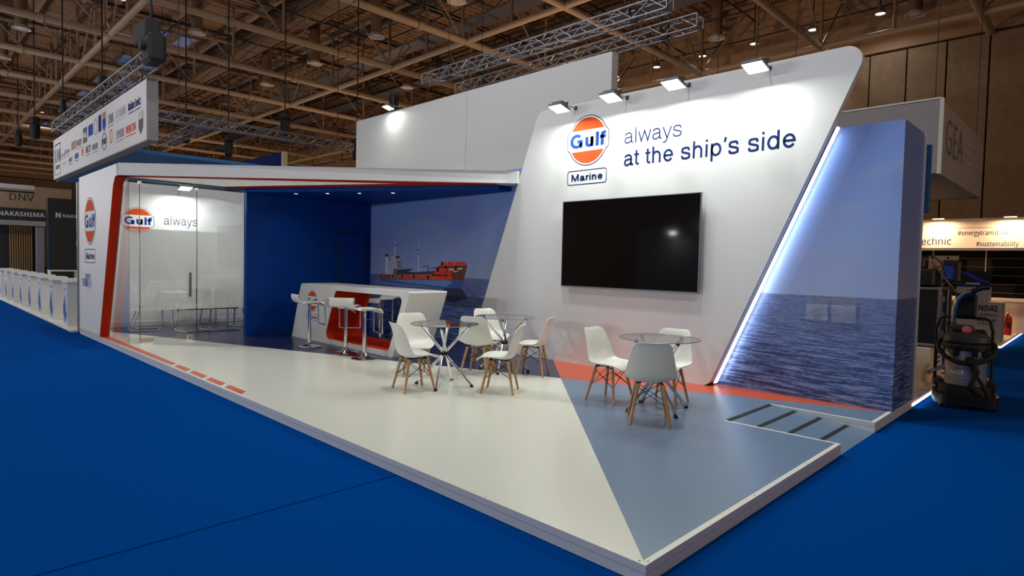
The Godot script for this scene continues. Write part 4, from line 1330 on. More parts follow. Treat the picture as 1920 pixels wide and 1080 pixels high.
func glass_table(label: String) -> Node3D:
	var t := thing("glass_table", label, "table", Vector3.ZERO, 0, "round glass tables")
	part("glass_top", G.new().lathe([Vector2(0.0, 0.745), Vector2(0.408, 0.745), Vector2(0.413, 0.749), Vector2(0.408, 0.755), Vector2(0.0, 0.755)], 48), M.table_glass, t, "clear round glass top")
	part("glass_edge", G.new().lathe([Vector2(0.41, 0.7455), Vector2(0.4145, 0.75), Vector2(0.41, 0.7545)], 48), M.grey, t)
	for k in 4:
		var a := PI / 4 + k * PI / 2
		var d := Vector3(cos(a), 0, sin(a))
		var sd := Vector3(-d.z, 0, d.x) * 0.021
		var foot := d * 0.346 + Vector3(0, 0.012, 0) + sd
		var top := -d * 0.30 + Vector3(0, 0.735, 0) + sd
		var lg := part("leg", G.new().tube([foot, top], 0.0165, -1, 14), M.chrome, t)
		part("rubber_foot", G.new().tube([foot - (top - foot).normalized() * 0.014, foot + (top - foot).normalized() * 0.02], 0.019, -1, 12), M.rubber, lg)
		part("glass_pad", G.new().tube([top - (top - foot).normalized() * 0.025, top + Vector3(0, 0.01, 0)], 0.02, -1, 12), M.rubber, lg)
	part("hub", G.new().lathe([Vector2(0.0, 0.375), Vector2(0.046, 0.375), Vector2(0.05, 0.38), Vector2(0.05, 0.405), Vector2(0.046, 0.41), Vector2(0.0, 0.41)], 20), M.rubber, t)
	return t

func seating() -> void:
	var t := glass_table("round glass table on crossed chrome legs, left of the three")
	t.position = Vector3(-4.1, PT, -2.04)
	t.rotation.y = -0.12
	dup(t, "round glass table on crossed chrome legs, middle one close to the display wall", Vector3(-4.38, PT, -3.34), -0.18)
	dup(t, "round glass table on crossed chrome legs, right one on the light blue floor", Vector3(-1.72, PT, -2.96), 0.36)
	var c := shell_chair("white shell chair with wooden legs, front left, facing the left glass table side on")
	c.position = Vector3(-4.14, PT, -1.62)
	c.rotation.y = face(0.23, -0.97)
	dup(c, "white shell chair behind the left glass table, turned towards us", Vector3(-4.93, PT, -2.21), face(0.9, 0.4))
	dup(c, "white shell chair right of the left glass table, facing left", Vector3(-3.43, PT, -2.33), face(-0.82, 0.57))
	dup(c, "white shell chair between the left and middle glass tables, back towards us", Vector3(-4.42, PT, -2.89), face(-0.45, -0.89))
	dup(c, "white shell chair behind the middle glass table by the sea wall", Vector3(-5.0, PT, -3.67), face(0.97, 0.25))
	dup(c, "white shell chair right of the middle glass table, in profile against the white wall", Vector3(-3.92, PT, -3.43), face(-0.88, 0.47))
	dup(c, "white shell chair left of the right glass table, facing right", Vector3(-2.32, PT, -2.95), face(1.0, 0.0))
	dup(c, "white shell chair in front of the right glass table, back towards us", Vector3(-1.54, PT, -2.5), face(-0.59, -0.81))
	dup(c, "white shell chair behind the right glass table, facing us", Vector3(-1.85, PT, -3.35), face(0.16, 0.98))

func small_things() -> void:
	holder("clear acrylic leaflet holder with a bright flash on the sea wall, right of the pair", Vector3(-0.5, 1.17, -4.808), 0.25, 0.31, 0.0)
	holder("clear acrylic leaflet holder on the sea wall, left of the pair", Vector3(-0.775, 1.17, -4.808), 0.23, 0.29, 0.0)
	holder("clear acrylic leaflet holder on the white portal wall under the logo", Vector3(-12.3, 1.1, 0.002), 0.45, 0.24, 0.0)

func holder(label: String, p: Vector3, w: float, h: float, turn: float) -> void:
	var t := thing("leaflet_holder", label, "leaflet holder", p, turn, "clear leaflet holders")
	part("back_sheet", G.new().box(Vector3(0, 0, 0.004), Vector3(w, h, 0.003), 0.001), M.acrylic, t)
	part("pocket", G.new().box(Vector3(0, -h * 0.18, 0.05), Vector3(w, h * 0.62, 0.003), 0.001, Basis(Vector3(1, 0, 0), 0.12)), M.acrylic, t)
	part("floor", G.new().box(Vector3(0, -h * 0.49, 0.026), Vector3(w, 0.003, 0.05), 0.001), M.acrylic, t)
	for s in [-1, 1]:
		part("cheek", G.new().prism(V2([0.005, -h * 0.49, 0.04, -h * 0.49, 0.062, h * 0.12, 0.005, h * 0.12]), -0.0015, 0.0015, Transform3D(Basis(Vector3(0, 0, 1), Vector3(0, 1, 0), Vector3(1, 0, 0)), Vector3(w * 0.5 * s, 0, 0))), M.acrylic, t)


# ------------------------------------------------------------------ the stand to the left: registration counters under a hanging sponsor sign
func neighbour_left() -> void:
	var f := struct("stand_floor", "low white platform of the left hand stand under the counters", "platform")
	part("board", G.new().box(Vector3(-22.6, 0.02, -2.4), Vector3(18.5, 0.04, 5.0), 0.004), M.edge_white, f)
	var pt := thing("partition_panel", "thin white partition edge left of the white portal wall", "partition", Vector3(-13.2, 0.04, -2.4))
	part("panel", G.new().box(Vector3(0.0, 1.49, 0), Vector3(0.2, 2.98, 4.8), 0.01), M.panel_white, pt)
	part("edge_profile", G.new().box(Vector3(0.05, 1.49, 2.41), Vector3(0.03, 2.98, 0.03), 0.004), M.alu, pt)
	var ord := ["nearest the white portal wall", "second from the white portal wall", "third from the white portal wall", "fourth from the white portal wall", "fifth from the white portal wall", "sixth from the white portal wall", "seventh from the white portal wall", "eighth from the white portal wall", "ninth from the white portal wall"]
	var pm := mat("counter_print", Color(1, 1, 1), 0.5)
	pm.albedo_texture = counter_print()
	pm.texture_repeat = false
	var t := thing("registration_counter", "white registration counter with a blue printed front, %s" % ord[0], "counter", Vector3(-14.55, 0.04, -0.2), 0, "white registration counters")
	part("body", G.new().box(Vector3(0, 0.46, 0), Vector3(0.5, 0.92, 0.4), 0.006), M.counter_white, t)
	part("top", G.new().box(Vector3(0.02, 0.94, -0.06), Vector3(0.62, 0.04, 0.56), 0.006), M.counter_white, t)
	var g := G.new()
	g.quaduv(Vector3(-0.24, 0.01, 0.2012), Vector3(0.24, 0.01, 0.2012), Vector3(0.24, 0.91, 0.2012), Vector3(-0.24, 0.91, 0.2012), Vector3(0, 0, 1), Vector2(0, 1), Vector2(1, 1), Vector2(1, 0), Vector2(0, 0))
	part("front_print", g, pm, t, "white front with a dark blue wave print")
	for k in range(1, 9):
		dup(t, "white registration counter with a blue printed front, %s" % ord[k], Vector3(-14.55 - 1.62 * k, 0.04, -0.2), 0)
	t = thing("side_table", "small white open table beyond the row of counters", "table", Vector3(-31.0, 0.04, -2.6))
	part("top", G.new().box(Vector3(0, 0.8, 0), Vector3(0.6, 0.05, 1.0), 0.005), M.counter_white, t)
	for sz in [-1, 1]:
		part("leg_panel", G.new().box(Vector3(0, 0.39, 0.47 * sz), Vector3(0.55, 0.78, 0.04), 0.004), M.counter_white, t)
	# hanging sponsor sign
	var s := thing("hanging_sign", "long white hanging sponsor sign with two rows of small company logos", "hanging sign", Vector3(-18.4, 4.05, -1.2))
	part("lightbox", G.new().box(Vector3(0, 0.645, -0.11), Vector3(10.6, 1.29, 0.2), 0.01), M.fabric_white, s)
	part("edge_profile", G.new().box(Vector3(5.31, 0.645, -0.11), Vector3(0.04, 1.3, 0.22), 0.004), M.alu, s)
	part("bottom_profile", G.new().box(Vector3(0, -0.01, -0.11), Vector3(10.6, 0.03, 0.22), 0.004), M.alu_dark, s)
	var U := front(-0.0085)
	var o := Vector2(18.4, -4.05)
	part("group_frame", G.new().ring(V2([-5.05, 0.1, -4.1, 0.1, -4.1, 1.1, -5.05, 1.1]), V2([-5.02, 0.12, -4.13, 0.12, -4.13, 1.06, -5.02, 1.06]), Vector2(-4.55, 0.6), 0, 0.003, U), M.black, s)
	lettering("group_word", "UM", FREG, 0.8, 0.42, U * Transform3D(Basis.IDENTITY, Vector3(-4.97, 0.5, 0)), M.black, s)
	lettering("group_word", "GROUP", FBOLD, 0.6, 0.13, U * Transform3D(Basis.IDENTITY, Vector3(-4.88, 0.28, 0)), M.black, s)
	# each company mark: [x, y, width, height, words, colour, kind]
	var marks := [
		[-22.2, 4.70, 0.85, 0.1, "llalco", "grey", "word"], [-21.45, 4.74, 0.8, 0.14, "Atlas", "grey", "word"], [-20.5, 4.8, 0.62, 0.24, "", "bronze", "plate"], [-19.75, 4.79, 0.72, 0.18, "ENGINES", "grey", "word"], [-18.97, 4.9, 0.5, 0.42, "SG", "black", "plate"], [-18.3, 4.95, 0.55, 0.3, "", "letter_blue", "plate"], [-17.72, 4.96, 0.36, 0.42, "", "bronze", "oval"], [-17.25, 4.98, 0.32, 0.42, "", "letter_navy", "plate"], [-16.8, 4.95, 0.34, 0.5, "", "letter_blue", "shield"], [-16.12, 4.94, 0.5, 0.24, "SPMA", "grey", "word"], [-15.5, 4.95, 0.34, 0.2, "SET", "grey_light", "word"], [-15.02, 4.95, 0.56, 0.2, "MARINE", "grey_light", "word"], [-14.3, 4.96, 0.5, 0.2, "Radium", "letter_navy", "word"], [-13.78, 4.96, 0.46, 0.2, "Sonics", "letter_navy", "word"],
		[-21.9, 4.42, 0.6, 0.1, "sub-co", "grey_light", "word"], [-20.95, 4.42, 0.55, 0.13, "WRT", "black", "word"], [-20.1, 4.45, 0.5, 0.15, "AVIEEM", "letter_blue", "word"], [-19.3, 4.5, 0.22, 0.3, "", "logo_orange", "shield"], [-18.6, 4.48, 0.55, 0.2, "MCO", "black", "word"], [-17.8, 4.45, 0.65, 0.16, "SUPERSTRUT", "grey", "word"], [-16.8, 4.46, 0.5, 0.44, "PMB", "black", "oval"], [-16.1, 4.5, 0.24, 0.34, "", "logo_orange", "oval"], [-15.25, 4.46, 0.72, 0.2, "SPERRE", "grey", "word"], [-14.35, 4.46, 0.8, 0.18, "WENCON", "logo_orange", "word"], [-13.55, 4.46, 0.34, 0.5, "", "black", "shield"]]
	mat("bronze", Color8(150, 110, 66), 0.5)
	for q in marks:
		var x: float = q[0] + o.x
		var y: float = q[1] + o.y
		var w: float = q[2]; var h: float = q[3]
		var words: String = q[4]
		var m: Material = M[q[5]]
		var kind: String = q[6]
		if kind == "word":
			lettering("company_name", words, FBOLD, w, h, U * Transform3D(Basis.IDENTITY, Vector3(x - w / 2, y - h / 2, 0)), m, s)
			part("company_mark", G.new().prism(V2([x - w / 2, y - h / 2 - 0.07, x + w / 2, y - h / 2 - 0.07, x + w / 2, y - h / 2 - 0.05, x - w / 2, y - h / 2 - 0.05]), 0, 0.002, U), m, s)
		else:
			var outl: PackedVector2Array
			if kind == "oval":
				outl = ellipse(w, h, 24)
			elif kind == "shield":
				outl = V2([-w / 2, h / 2, w / 2, h / 2, w / 2, -h * 0.2, 0, -h / 2, -w / 2, -h * 0.2])
			else:
				outl = V2([-w / 2, -h / 2, w / 2, -h / 2, w / 2, h / 2, -w / 2, h / 2])
			for k in outl.size():
				outl[k] += Vector2(x, y)
			var pl: MeshInstance3D
			if kind == "oval":
				var inn: PackedVector2Array = Geometry2D.offset_polygon(outl, -0.03)[0]
				pl = part("company_mark", G.new().ring(outl, inn, Vector2(x, y), 0, 0.003, U), m, s)
			else:
				pl = part("company_mark", G.new().prism(outl, 0, 0.002, U), m, s)
			if words != "":
				lettering("company_name", words, FBOLD, w * 0.75, h * 0.35, U * Transform3D(Basis.IDENTITY, Vector3(x - w * 0.375, y - h * 0.17, 0.002)), M.black if kind == "oval" else M.logo_white, pl)
			if kind == "shield":
				part("company_mark", G.new().prism(V2([x - w * 0.5, y + h * 0.16, x + w * 0.5, y + h * 0.16, x + w * 0.5, y + h * 0.5, x - w * 0.5, y + h * 0.5]), 0.002, 0.004, U), M.bronze if q[5] == "letter_blue" else M.grey_light, pl)
	var bp := thing("ceiling_banner", "flat blue suspended ceiling banner behind the sponsor sign", "banner", Vector3(-19.7, 4.05, -3.9))
	part("cloth", G.new().box(Vector3(0, 0.03, 0), Vector3(9.2, 0.04, 5.0), 0.01), M.fabric_blue, bp)
	part("frame", G.new().ring(V2([-4.62, -2.52, 4.62, -2.52, 4.62, 2.52, -4.62, 2.52]), V2([-4.56, -2.46, 4.56, -2.46, 4.56, 2.46, -4.56, 2.46]), Vector2.ZERO, 0.0, 0.08, plan(0)), M.fabric_blue, bp)
	# the dark stands across the end of the aisle
	var b := thing("black_stand_wall", "tall black stand wall with a white logo and name at far left", "stand wall", Vector3(-33.0, 0.0, -4.4))
	part("panel", G.new().box(Vector3(0, 2.05, 0), Vector3(0.3, 4.1, 4.1), 0.01), M.stand_black, b)
	part("edge_light", G.new().box(Vector3(0.155, 2.05, 2.04), Vector3(0.01, 4.08, 0.03)), M.fabric_blue, b)
	lettering("name_word", "NAKASHIMA", FBOLD, 1.22, 0.15, side(0.152, Vector2(1.48, 3.24)), M.grey_light, b)
	part("emblem", G.new().prism(V2([-1.75, 3.22, -1.69, 3.22, -1.69, 3.34, -1.61, 3.22, -1.55, 3.22, -1.55, 3.45, -1.61, 3.45, -1.61, 3.33, -1.69, 3.45, -1.75, 3.45]), 0, 0.003, side(0.152)), M.grey_light, b)
	var n := thing("black_stand_booth", "dark stand with a black name fascia, grey beam and brown slatted curtain", "stand", Vector3(-33.2, 0.0, -0.9))
	part("fascia", G.new().box(Vector3(0, 3.29, 0), Vector3(0.3, 0.53, 2.84), 0.01), M.stand_black, n)
	lettering("name_word", "NAKASHIMA", FBOLD, 1.62, 0.2, side(0.152, Vector2(0.24, 3.2)), M.grey_light, n)
	part("beam", G.new().box(Vector3(0.05, 2.9, 0), Vector3(0.4, 0.23, 2.84), 0.01), M.alu, n)
	part("back_wall", G.new().box(Vector3(-0.7, 1.4, 0), Vector3(0.1, 2.8, 2.84)), M.stand_black, n)
	part("post", G.new().box(Vector3(0.0, 1.4, -1.22), Vector3(0.3, 2.8, 0.3), 0.01), M.grey, n)
	for k in 10:
		part("slat", G.new().box(Vector3(-0.5, 1.4, -0.22 - 0.085 * k), Vector3(0.05, 2.75, 0.055), 0.01), M.curtain, n)
	var d := thing("name_board", "beige board with the letters DNV above the black fascia", "sign board", Vector3(-36.0, 3.4, -2.1))
	part("board", G.new().box(Vector3(0, 0.65, 0), Vector3(0.15, 1.5, 3.4), 0.01), M.hall_wall, d)
	lettering("name_word", "DNV", FREG, 0.93, 0.33, side(0.077, Vector2(0.75, 0.68)), M.black, d)
	part("stripe", G.new().box(Vector3(0.077, 1.1, 0.75), Vector3(0.006, 0.08, 1.9)), M.black, d)
	part("stripe", G.new().box(Vector3(0.077, 1.19, 0.75), Vector3(0.006, 0.02, 1.9)), M.bronze, d)
	part("stripe", G.new().box(Vector3(0.077, 1.34, 0.75), Vector3(0.006, 0.2, 1.9)), M.carton_grey, d)
	# camera on a tripod by the black wall
	var c := thing("camera_tripod", "black camera on a thin stand beside the white portal wall", "camera stand", Vector3(-24.0, 0.04, -2.2))
	part("pole", G.new().tube([Vector3(0, 0, 0), Vector3(0, 1.75, 0)], 0.02, -1, 8), M.black, c)
	for k in 3:
		part("leg", G.new().tube([Vector3(0, 0.5, 0), Vector3(0.3 * cos(k * TAU / 3), 0.0, 0.3 * sin(k * TAU / 3))], 0.015, -1, 6), M.black, c)
	part("body", G.new().box(Vector3(0, 1.9, 0), Vector3(0.3, 0.3, 0.22), 0.03), M.black, c)
	part("lens", G.new().lathe([Vector2(0, 0.22), Vector2(0.09, 0.22), Vector2(0.1, 0.0)], 16, Transform3D(Basis(Vector3(1, 0, 0), PI / 2), Vector3(0, 1.92, 0.1))), M.black, c)
	part("lamp_head", G.new().box(Vector3(0.1, 2.2, 0), Vector3(0.16, 0.12, 0.12), 0.02), M.grey_light, c)

func counter_print() -> ImageTexture:
	var W := 96
	var H := 180
	var im := Image.create(W, H, false, Image.FORMAT_RGB8)
	im.fill(Color8(206, 212, 226))
	var ns := FastNoiseLite.new()
	ns.seed = 6
	ns.frequency = 0.03
	im.fill_rect(Rect2i(18, 22, 56, 8), Color8(120, 136, 176))
	for y in range(54, 170):
		var k := (y - 54) / 116.0
		var hw := 6.0 + 30.0 * sin(k * PI) * (0.6 + 0.4 * k)
		for x in W:
			var c := 46.0 + 8.0 * sin(y * 0.05)
			var e := absf(x - c) + ns.get_noise_2d(x, y) * 16.0
			if e < hw:
				im.set_pixel(x, y, Color8(30, 52, 112).lerp(Color8(96, 128, 182), clampf(0.5 + ns.get_noise_2d(x * 3.0, y * 3.0), 0, 1)))
	return ImageTexture.create_from_image(im)


# ------------------------------------------------------------------ the stands behind
func neighbour_behind() -> void:
	var t := thing("white_tower_wall", "large plain white stand wall rising behind the canopy", "stand wall", Vector3(-9.265, 0.0, -6.5))
	part("panel", G.new().box(Vector3(-1.98, 2.72, -0.1), Vector3(4.64, 5.44, 0.2), 0.006), M.panel_white, t)
	part("panel", G.new().box(Vector3(2.325, 2.72, -0.1), Vector3(3.955, 5.44, 0.2), 0.006), M.panel_white, t)
	part("brace", G.new().box(Vector3(-1.0, 2.7, -0.5), Vector3(0.1, 5.3, 0.6)), M.panel_white, t)
	# its own floodlight, on a bit of silver truss at the left end
	floodlight(Vector3(-11.72, 5.48, -6.3), Vector3(0, 0, -1), "bright square floodlight at the left top of the white tower wall", 1.4)
	var tr := thing("lamp_truss", "short silver truss piece with a black lamp behind the tower floodlight", "truss", Vector3(-12.2, 5.5, -6.9))
	box_truss(tr, Vector3(-0.4, 0, 0), Vector3(0.5, 0, 0), 0.16, 4, M.alu)
	part("lamp_body", G.new().box(Vector3(-0.15, 0.34, 0), Vector3(0.22, 0.4, 0.2), 0.03), M.black, tr)
	part("yoke", G.new().tube([Vector3(-0.28, 0.14, 0), Vector3(-0.28, 0.62, 0), Vector3(-0.02, 0.62, 0), Vector3(-0.02, 0.14, 0)], 0.015, -1, 6), M.black, tr)
	# the pair of silver trusses over it
	for k in 2:
		var x := thing("lighting_truss", "long silver lighting truss over the white tower wall, %s of the pair" % ["upper left and nearer", "lower right and farther"][k], "truss", Vector3(-7.55, 6.2, [-6.97, -8.06][k]), 0, "silver lighting trusses")
		box_truss(x, Vector3(-3.5, 0, 0), Vector3(3.45, 0, 0), 0.24, 20, M.alu)
		for s in [-2.6, 2.7]:
			part("sling", G.new().tube([Vector3(s - 0.06, -0.14, 0.0), Vector3(s - 0.1, 0.2, 0), Vector3(s, 0.5, 0), Vector3(s + 0.1, 0.2, 0), Vector3(s + 0.06, -0.14, 0), Vector3(s - 0.06, -0.14, 0)], 0.025, -1, 6), M.black, x)
			part("wire", G.new().tube([Vector3(s, 0.5, 0), Vector3(s, 3.75, 0)], 0.008, -1, 5), M.black, x)
	# grey hanging box with three letters
	var g := thing("hanging_cube", "big grey hanging fabric cube with the letters GEA on its side", "hanging sign", Vector3(-2.25, 3.03, -10.03))
	part("front_cloth", G.new().box(Vector3(0, 0.535, 2.0), Vector3(4.0, 1.07, 0.05), 0.006), M.cube_cloth, g)
	part("side_cloth", G.new().box(Vector3(2.0 - 0.02, 0.535, 0), Vector3(0.05, 1.07, 4.0), 0.006), M.cube_cloth, g)
	part("rear_cloth", G.new().box(Vector3(0, 0.535, -2.0), Vector3(4.0, 1.07, 0.05), 0.006), M.cube_cloth, g)
	part("far_cloth", G.new().box(Vector3(-2.0, 0.535, 0), Vector3(0.05, 1.07, 4.0), 0.006), M.cube_cloth, g)
	part("floor_cloth", G.new().box(Vector3(0, 0.02, 0), Vector3(3.98, 0.03, 3.98)), M.stand_black, g, "black underside of the hanging cube")
	part("corner_profile", G.new().box(Vector3(2.01, 0.535, 2.01), Vector3(0.05, 1.09, 0.05), 0.005), M.edge_white, g)
	part("top_profile", G.new().box(Vector3(0, 1.08, 2.02), Vector3(4.0, 0.03, 0.03), 0.004), M.edge_white, g)
	lettering("name_word", "GEA", FREG, 1.45, 0.52, side(2.006, Vector2(1.6, 0.36)), M.gea_grey, g)
	for q in 3:
		part("name_line", G.new().box(Vector3(2.007, 0.78 - 0.16 * q, -0.55), Vector3(0.003, 0.05, 0.75 - 0.12 * q)), M.carton_grey, g)
	for sx in [-1.5, 1.9]:
		for sz in [-1.9, 1.9]:
			part("wire", G.new().tube([Vector3(sx, 1.05, sz), Vector3(sx, 6.9, sz)], 0.006, -1, 5), M.black, g)
	# far blue hall board
	var f := thing("far_blue_board", "small distant blue board with a white edge above the canopy", "banner", Vector3(-27.0, 3.5, -8.6))
	part("cloth", G.new().box(Vector3(0, 0.9, 0), Vector3(9.0, 1.8, 0.15), 0.01), M.fabric_blue, f)
	part("header", G.new().box(Vector3(0, 2.1, 0.01), Vector3(9.0, 0.6, 0.15), 0.01), M.letter_navy, f)
	for sx in [-4.4, 4.4]:
		part("post", G.new().tube([Vector3(sx, -3.5, 0), Vector3(sx, 0.1, 0)], 0.05, -1, 8), M.alu_dark, f)
	part("edge", G.new().box(Vector3(4.55, 1.2, 0.02), Vector3(0.14, 2.4, 0.2), 0.01), M.edge_white, f)


# A square lattice truss between two points.
func box_truss(parent: Node, a: Vector3, b: Vector3, w: float, bays: int, m: Material) -> void:
	var d := (b - a).normalized()
	var s := d.cross(Vector3.UP).normalized() * w * 0.5
	var u := Vector3.UP * w * 0.5
	var c := [a + s + u, a - s + u, a - s - u, a + s - u]
	var e := [b + s + u, b - s + u, b - s - u, b + s - u]
	for k in 4:
		part("chord", G.new().tube([c[k], e[k]], w * 0.085, -1, 8), m, parent)
	for k in 4:
		var l := (k + 1) % 4
		for j in bays:
			var t0 := float(j) / bays
			var t1 := float(j + 1) / bays
			var p: Vector3 = c[k].lerp(e[k], t0 if j % 2 == 0 else t1)
			var q: Vector3 = c[l].lerp(e[l], t1 if j % 2 == 0 else t0)
			part("lacing", G.new().tube([p, q], w * 0.05, -1, 5, false), m, parent)
	for q in [c, e]:
		for k in 4:
			part("end_bar", G.new().tube([q[k], q[(k + 1) % 4]], w * 0.06, -1, 6), m, parent)


# ------------------------------------------------------------------ across the aisle, seen only as a glint in the television
func neighbour_opposite() -> void:
	var t := thing("opposite_stand_wall", "white stand wall across the aisle, mirrored in the television", "stand wall", Vector3(-10.2, 0, 9.35))
	part("panel", G.new().box(Vector3(0, 1.5, 0.05), Vector3(3.6, 3.0, 0.1), 0.006), M.panel_white, t)
	part("foot", G.new().box(Vector3(0, 0.03, 0.3), Vector3(3.6, 0.06, 0.5), 0.006), M.panel_white, t)
	floodlight(Vector3(-10.2, 2.86, 8.95), Vector3(0, 0, 1), "white floodlight across the aisle, mirrored in the television", 1.6)


# ------------------------------------------------------------------ the aisle to the right
func neighbour_right() -> void:
	var f := struct("stand_floor", "pale stand platform with a glowing edge beyond the sea wall", "platform")
	part("board", G.new().box(Vector3(-2.6, 0.05, -7.2), Vector3(5.2, 0.09, 2.9), 0.004), M.stand_cream, f)
	part("led_face", G.new().box(Vector3(0.006, 0.035, -7.2), Vector3(0.012, 0.028, 2.9)), M.led_face, f)
	aisle_light(f, Vector3(0.03, 0.045, -7.2), 2.8, 0.1, false)
	f = struct("stand_floor", "pale stand platform with a glowing edge far down the right aisle", "platform")
	part("board", G.new().box(Vector3(-2.6, 0.05, -19.0), Vector3(5.2, 0.09, 10.3), 0.004), M.stand_cream, f)
	part("led_face", G.new().box(Vector3(0.006, 0.035, -19.0), Vector3(0.012, 0.028, 10.3)), M.led_face, f)
	part("led_face", G.new().box(Vector3(-2.6, 0.035, -13.844), Vector3(5.2, 0.028, 0.012)), M.led_face, f)
	aisle_light(f, Vector3(0.03, 0.045, -17.5), 6.0, 0.15, false)
	aisle_light(f, Vector3(-1.0, 0.045, -13.82), 2.0, 0.08, true)
	# dark blue board behind the sea wall
	var t := thing("blue_board", "narrow dark blue board edge behind the right end of the sea wall", "board", Vector3(-0.06, 0.1, -5.82))
	part("panel", G.new().box(Vector3(0.07, 2.58, 0), Vector3(0.1, 0.78, 0.06), 0.004), M.fabric_blue, t)
	part("post", G.new().box(Vector3(0.04, 1.2, 0), Vector3(0.05, 2.4, 0.04), 0.004), M.alu, t)
	# plinth, flight case and the machine on it
	t = thing("plinth", "low cream plinth with blue lettering carrying the flight case", "plinth", Vector3(-0.75, 0.095, -7.75))
	part("body", G.new().box(Vector3(0, 0.23, 0), Vector3(1.27, 0.46, 0.84), 0.006), M.stand_cream, t)
	for q in 3:
		part("lettering_line", G.new().box(Vector3(0.6365, 0.36 - 0.07 * q, -0.1), Vector3(0.002, 0.025, 0.42 - 0.08 * q)), M.letter_blue, t)
	t = thing("flight_case", "black upright flight case with silver edges and butterfly latches", "flight case", Vector3(-0.32, 0.56, -7.7))
	part("body", G.new().box(Vector3(0, 0.42, 0), Vector3(0.52, 0.78, 0.56), 0.008), M.black, t)
	for sx in [-0.26, 0.26]:
		for sz in [-0.28, 0.28]:
			part("edge_profile", G.new().box(Vector3(sx, 0.42, sz), Vector3(0.035, 0.8, 0.035), 0.006), M.alu, t)
	for yy in [0.03, 0.81]:
		for sz in [-0.28, 0.28]:
			part("edge_profile", G.new().box(Vector3(0, yy, sz), Vector3(0.52, 0.035, 0.035), 0.006), M.alu, t)
		for sx in [-0.26, 0.26]:
			part("edge_profile", G.new().box(Vector3(sx, yy, 0), Vector3(0.035, 0.035, 0.56), 0.006), M.alu, t)
	for yy in [0.18, 0.42, 0.66]:
		var lt := part("latch", G.new().box(Vector3(0.265, yy, 0.0), Vector3(0.01, 0.12 if yy == 0.42 else 0.09, 0.13), 0.004), M.alu_dark, t)
		part("latch_knob", G.new().box(Vector3(0.275, yy, 0.02), Vector3(0.012, 0.05, 0.025), 0.003), M.steel, lt)
	part("centre_seam", G.new().box(Vector3(0.262, 0.42, 0.11), Vector3(0.012, 0.78, 0.022), 0.003), M.alu, t)
	t = thing("survey_device", "black machine with a chrome knob, cable and bright rod on the flight case", "machine", Vector3(-0.3, 1.39, -7.7))
	part("body", G.new().box(Vector3(-0.05, 0.13, 0), Vector3(0.42, 0.26, 0.4), 0.03), M.black, t)
	part("head", G.new().box(Vector3(-0.1, 0.33, 0.02), Vector3(0.26, 0.16, 0.28), 0.03), M.black, t)
	part("knob", G.new().lathe([Vector2(0, 0.04), Vector2(0.045, 0.04), Vector2(0.05, 0.0)], 16, Transform3D(Basis(Vector3(1, 0, 0), PI / 2), Vector3(-0.08, 0.33, 0.16))), M.steel, t)
	part("stud", G.new().tube([Vector3(-0.08, 0.4, 0.05), Vector3(-0.08, 0.52, 0.05)], 0.014, 0.008, 8), M.stand_cream, t)
	part("cable", G.new().tube([Vector3(-0.05, 0.42, 0.05), Vector3(0.1, 0.44, 0.05), Vector3(0.19, 0.36, 0.05), Vector3(0.24, 0.24, 0.04), Vector3(0.27, 0.1, 0.03), Vector3(0.27, 0.02, 0.0)], 0.009, -1, 6), M.black, t)
	part("rod", G.new().tube([Vector3(0.1, 0.36, 0.12), Vector3(0.36, 0.0, 0.12), Vector3(0.42, -0.09, 0.1)], 0.014, -1, 8), M.chrome, t)
	t = thing("tablet_stand", "rugged tablet with a blue screen on a black floor stand", "tablet stand", Vector3(-0.1, 0.095, -8.45))
	part("pole", G.new().tube([Vector3(0, 0, 0), Vector3(0, 1.35, 0)], 0.025, -1, 8), M.black, t)
	part("foot", G.new().lathe([Vector2(0, 0), Vector2(0.2, 0), Vector2(0.19, 0.02), Vector2(0, 0.03)], 20), M.black, t)
	part("casing", G.new().box(Vector3(0, 1.52, 0.02), Vector3(0.24, 0.34, 0.07), 0.03), M.black, t)
	part("screen", G.new().box(Vector3(-0.03, 1.5, 0.058), Vector3(0.12, 0.19, 0.006), 0.002), glow("screen_blue", Color(0.12, 0.3, 0.75), 0.08), t)
	vacuum()
	far_right()

func aisle_light(parent: Node, p: Vector3, length: float, energy: float, turned: bool) -> void:
	var l := AreaLight3D.new()
	l.name = "light"
	parent.add_child(l, true)
	l.position = p
	l.rotation = Vector3(-0.5, 0.0 if turned else -PI / 2, 0)
	if turned:
		l.rotation.y = PI
	l.area_size = Vector2(length, 0.04)
	l.light_color = Color(0.85, 0.93, 1.0)
	l.light_energy = energy
	l.shadow_enabled = true
	l.set("area_range", 20.0)

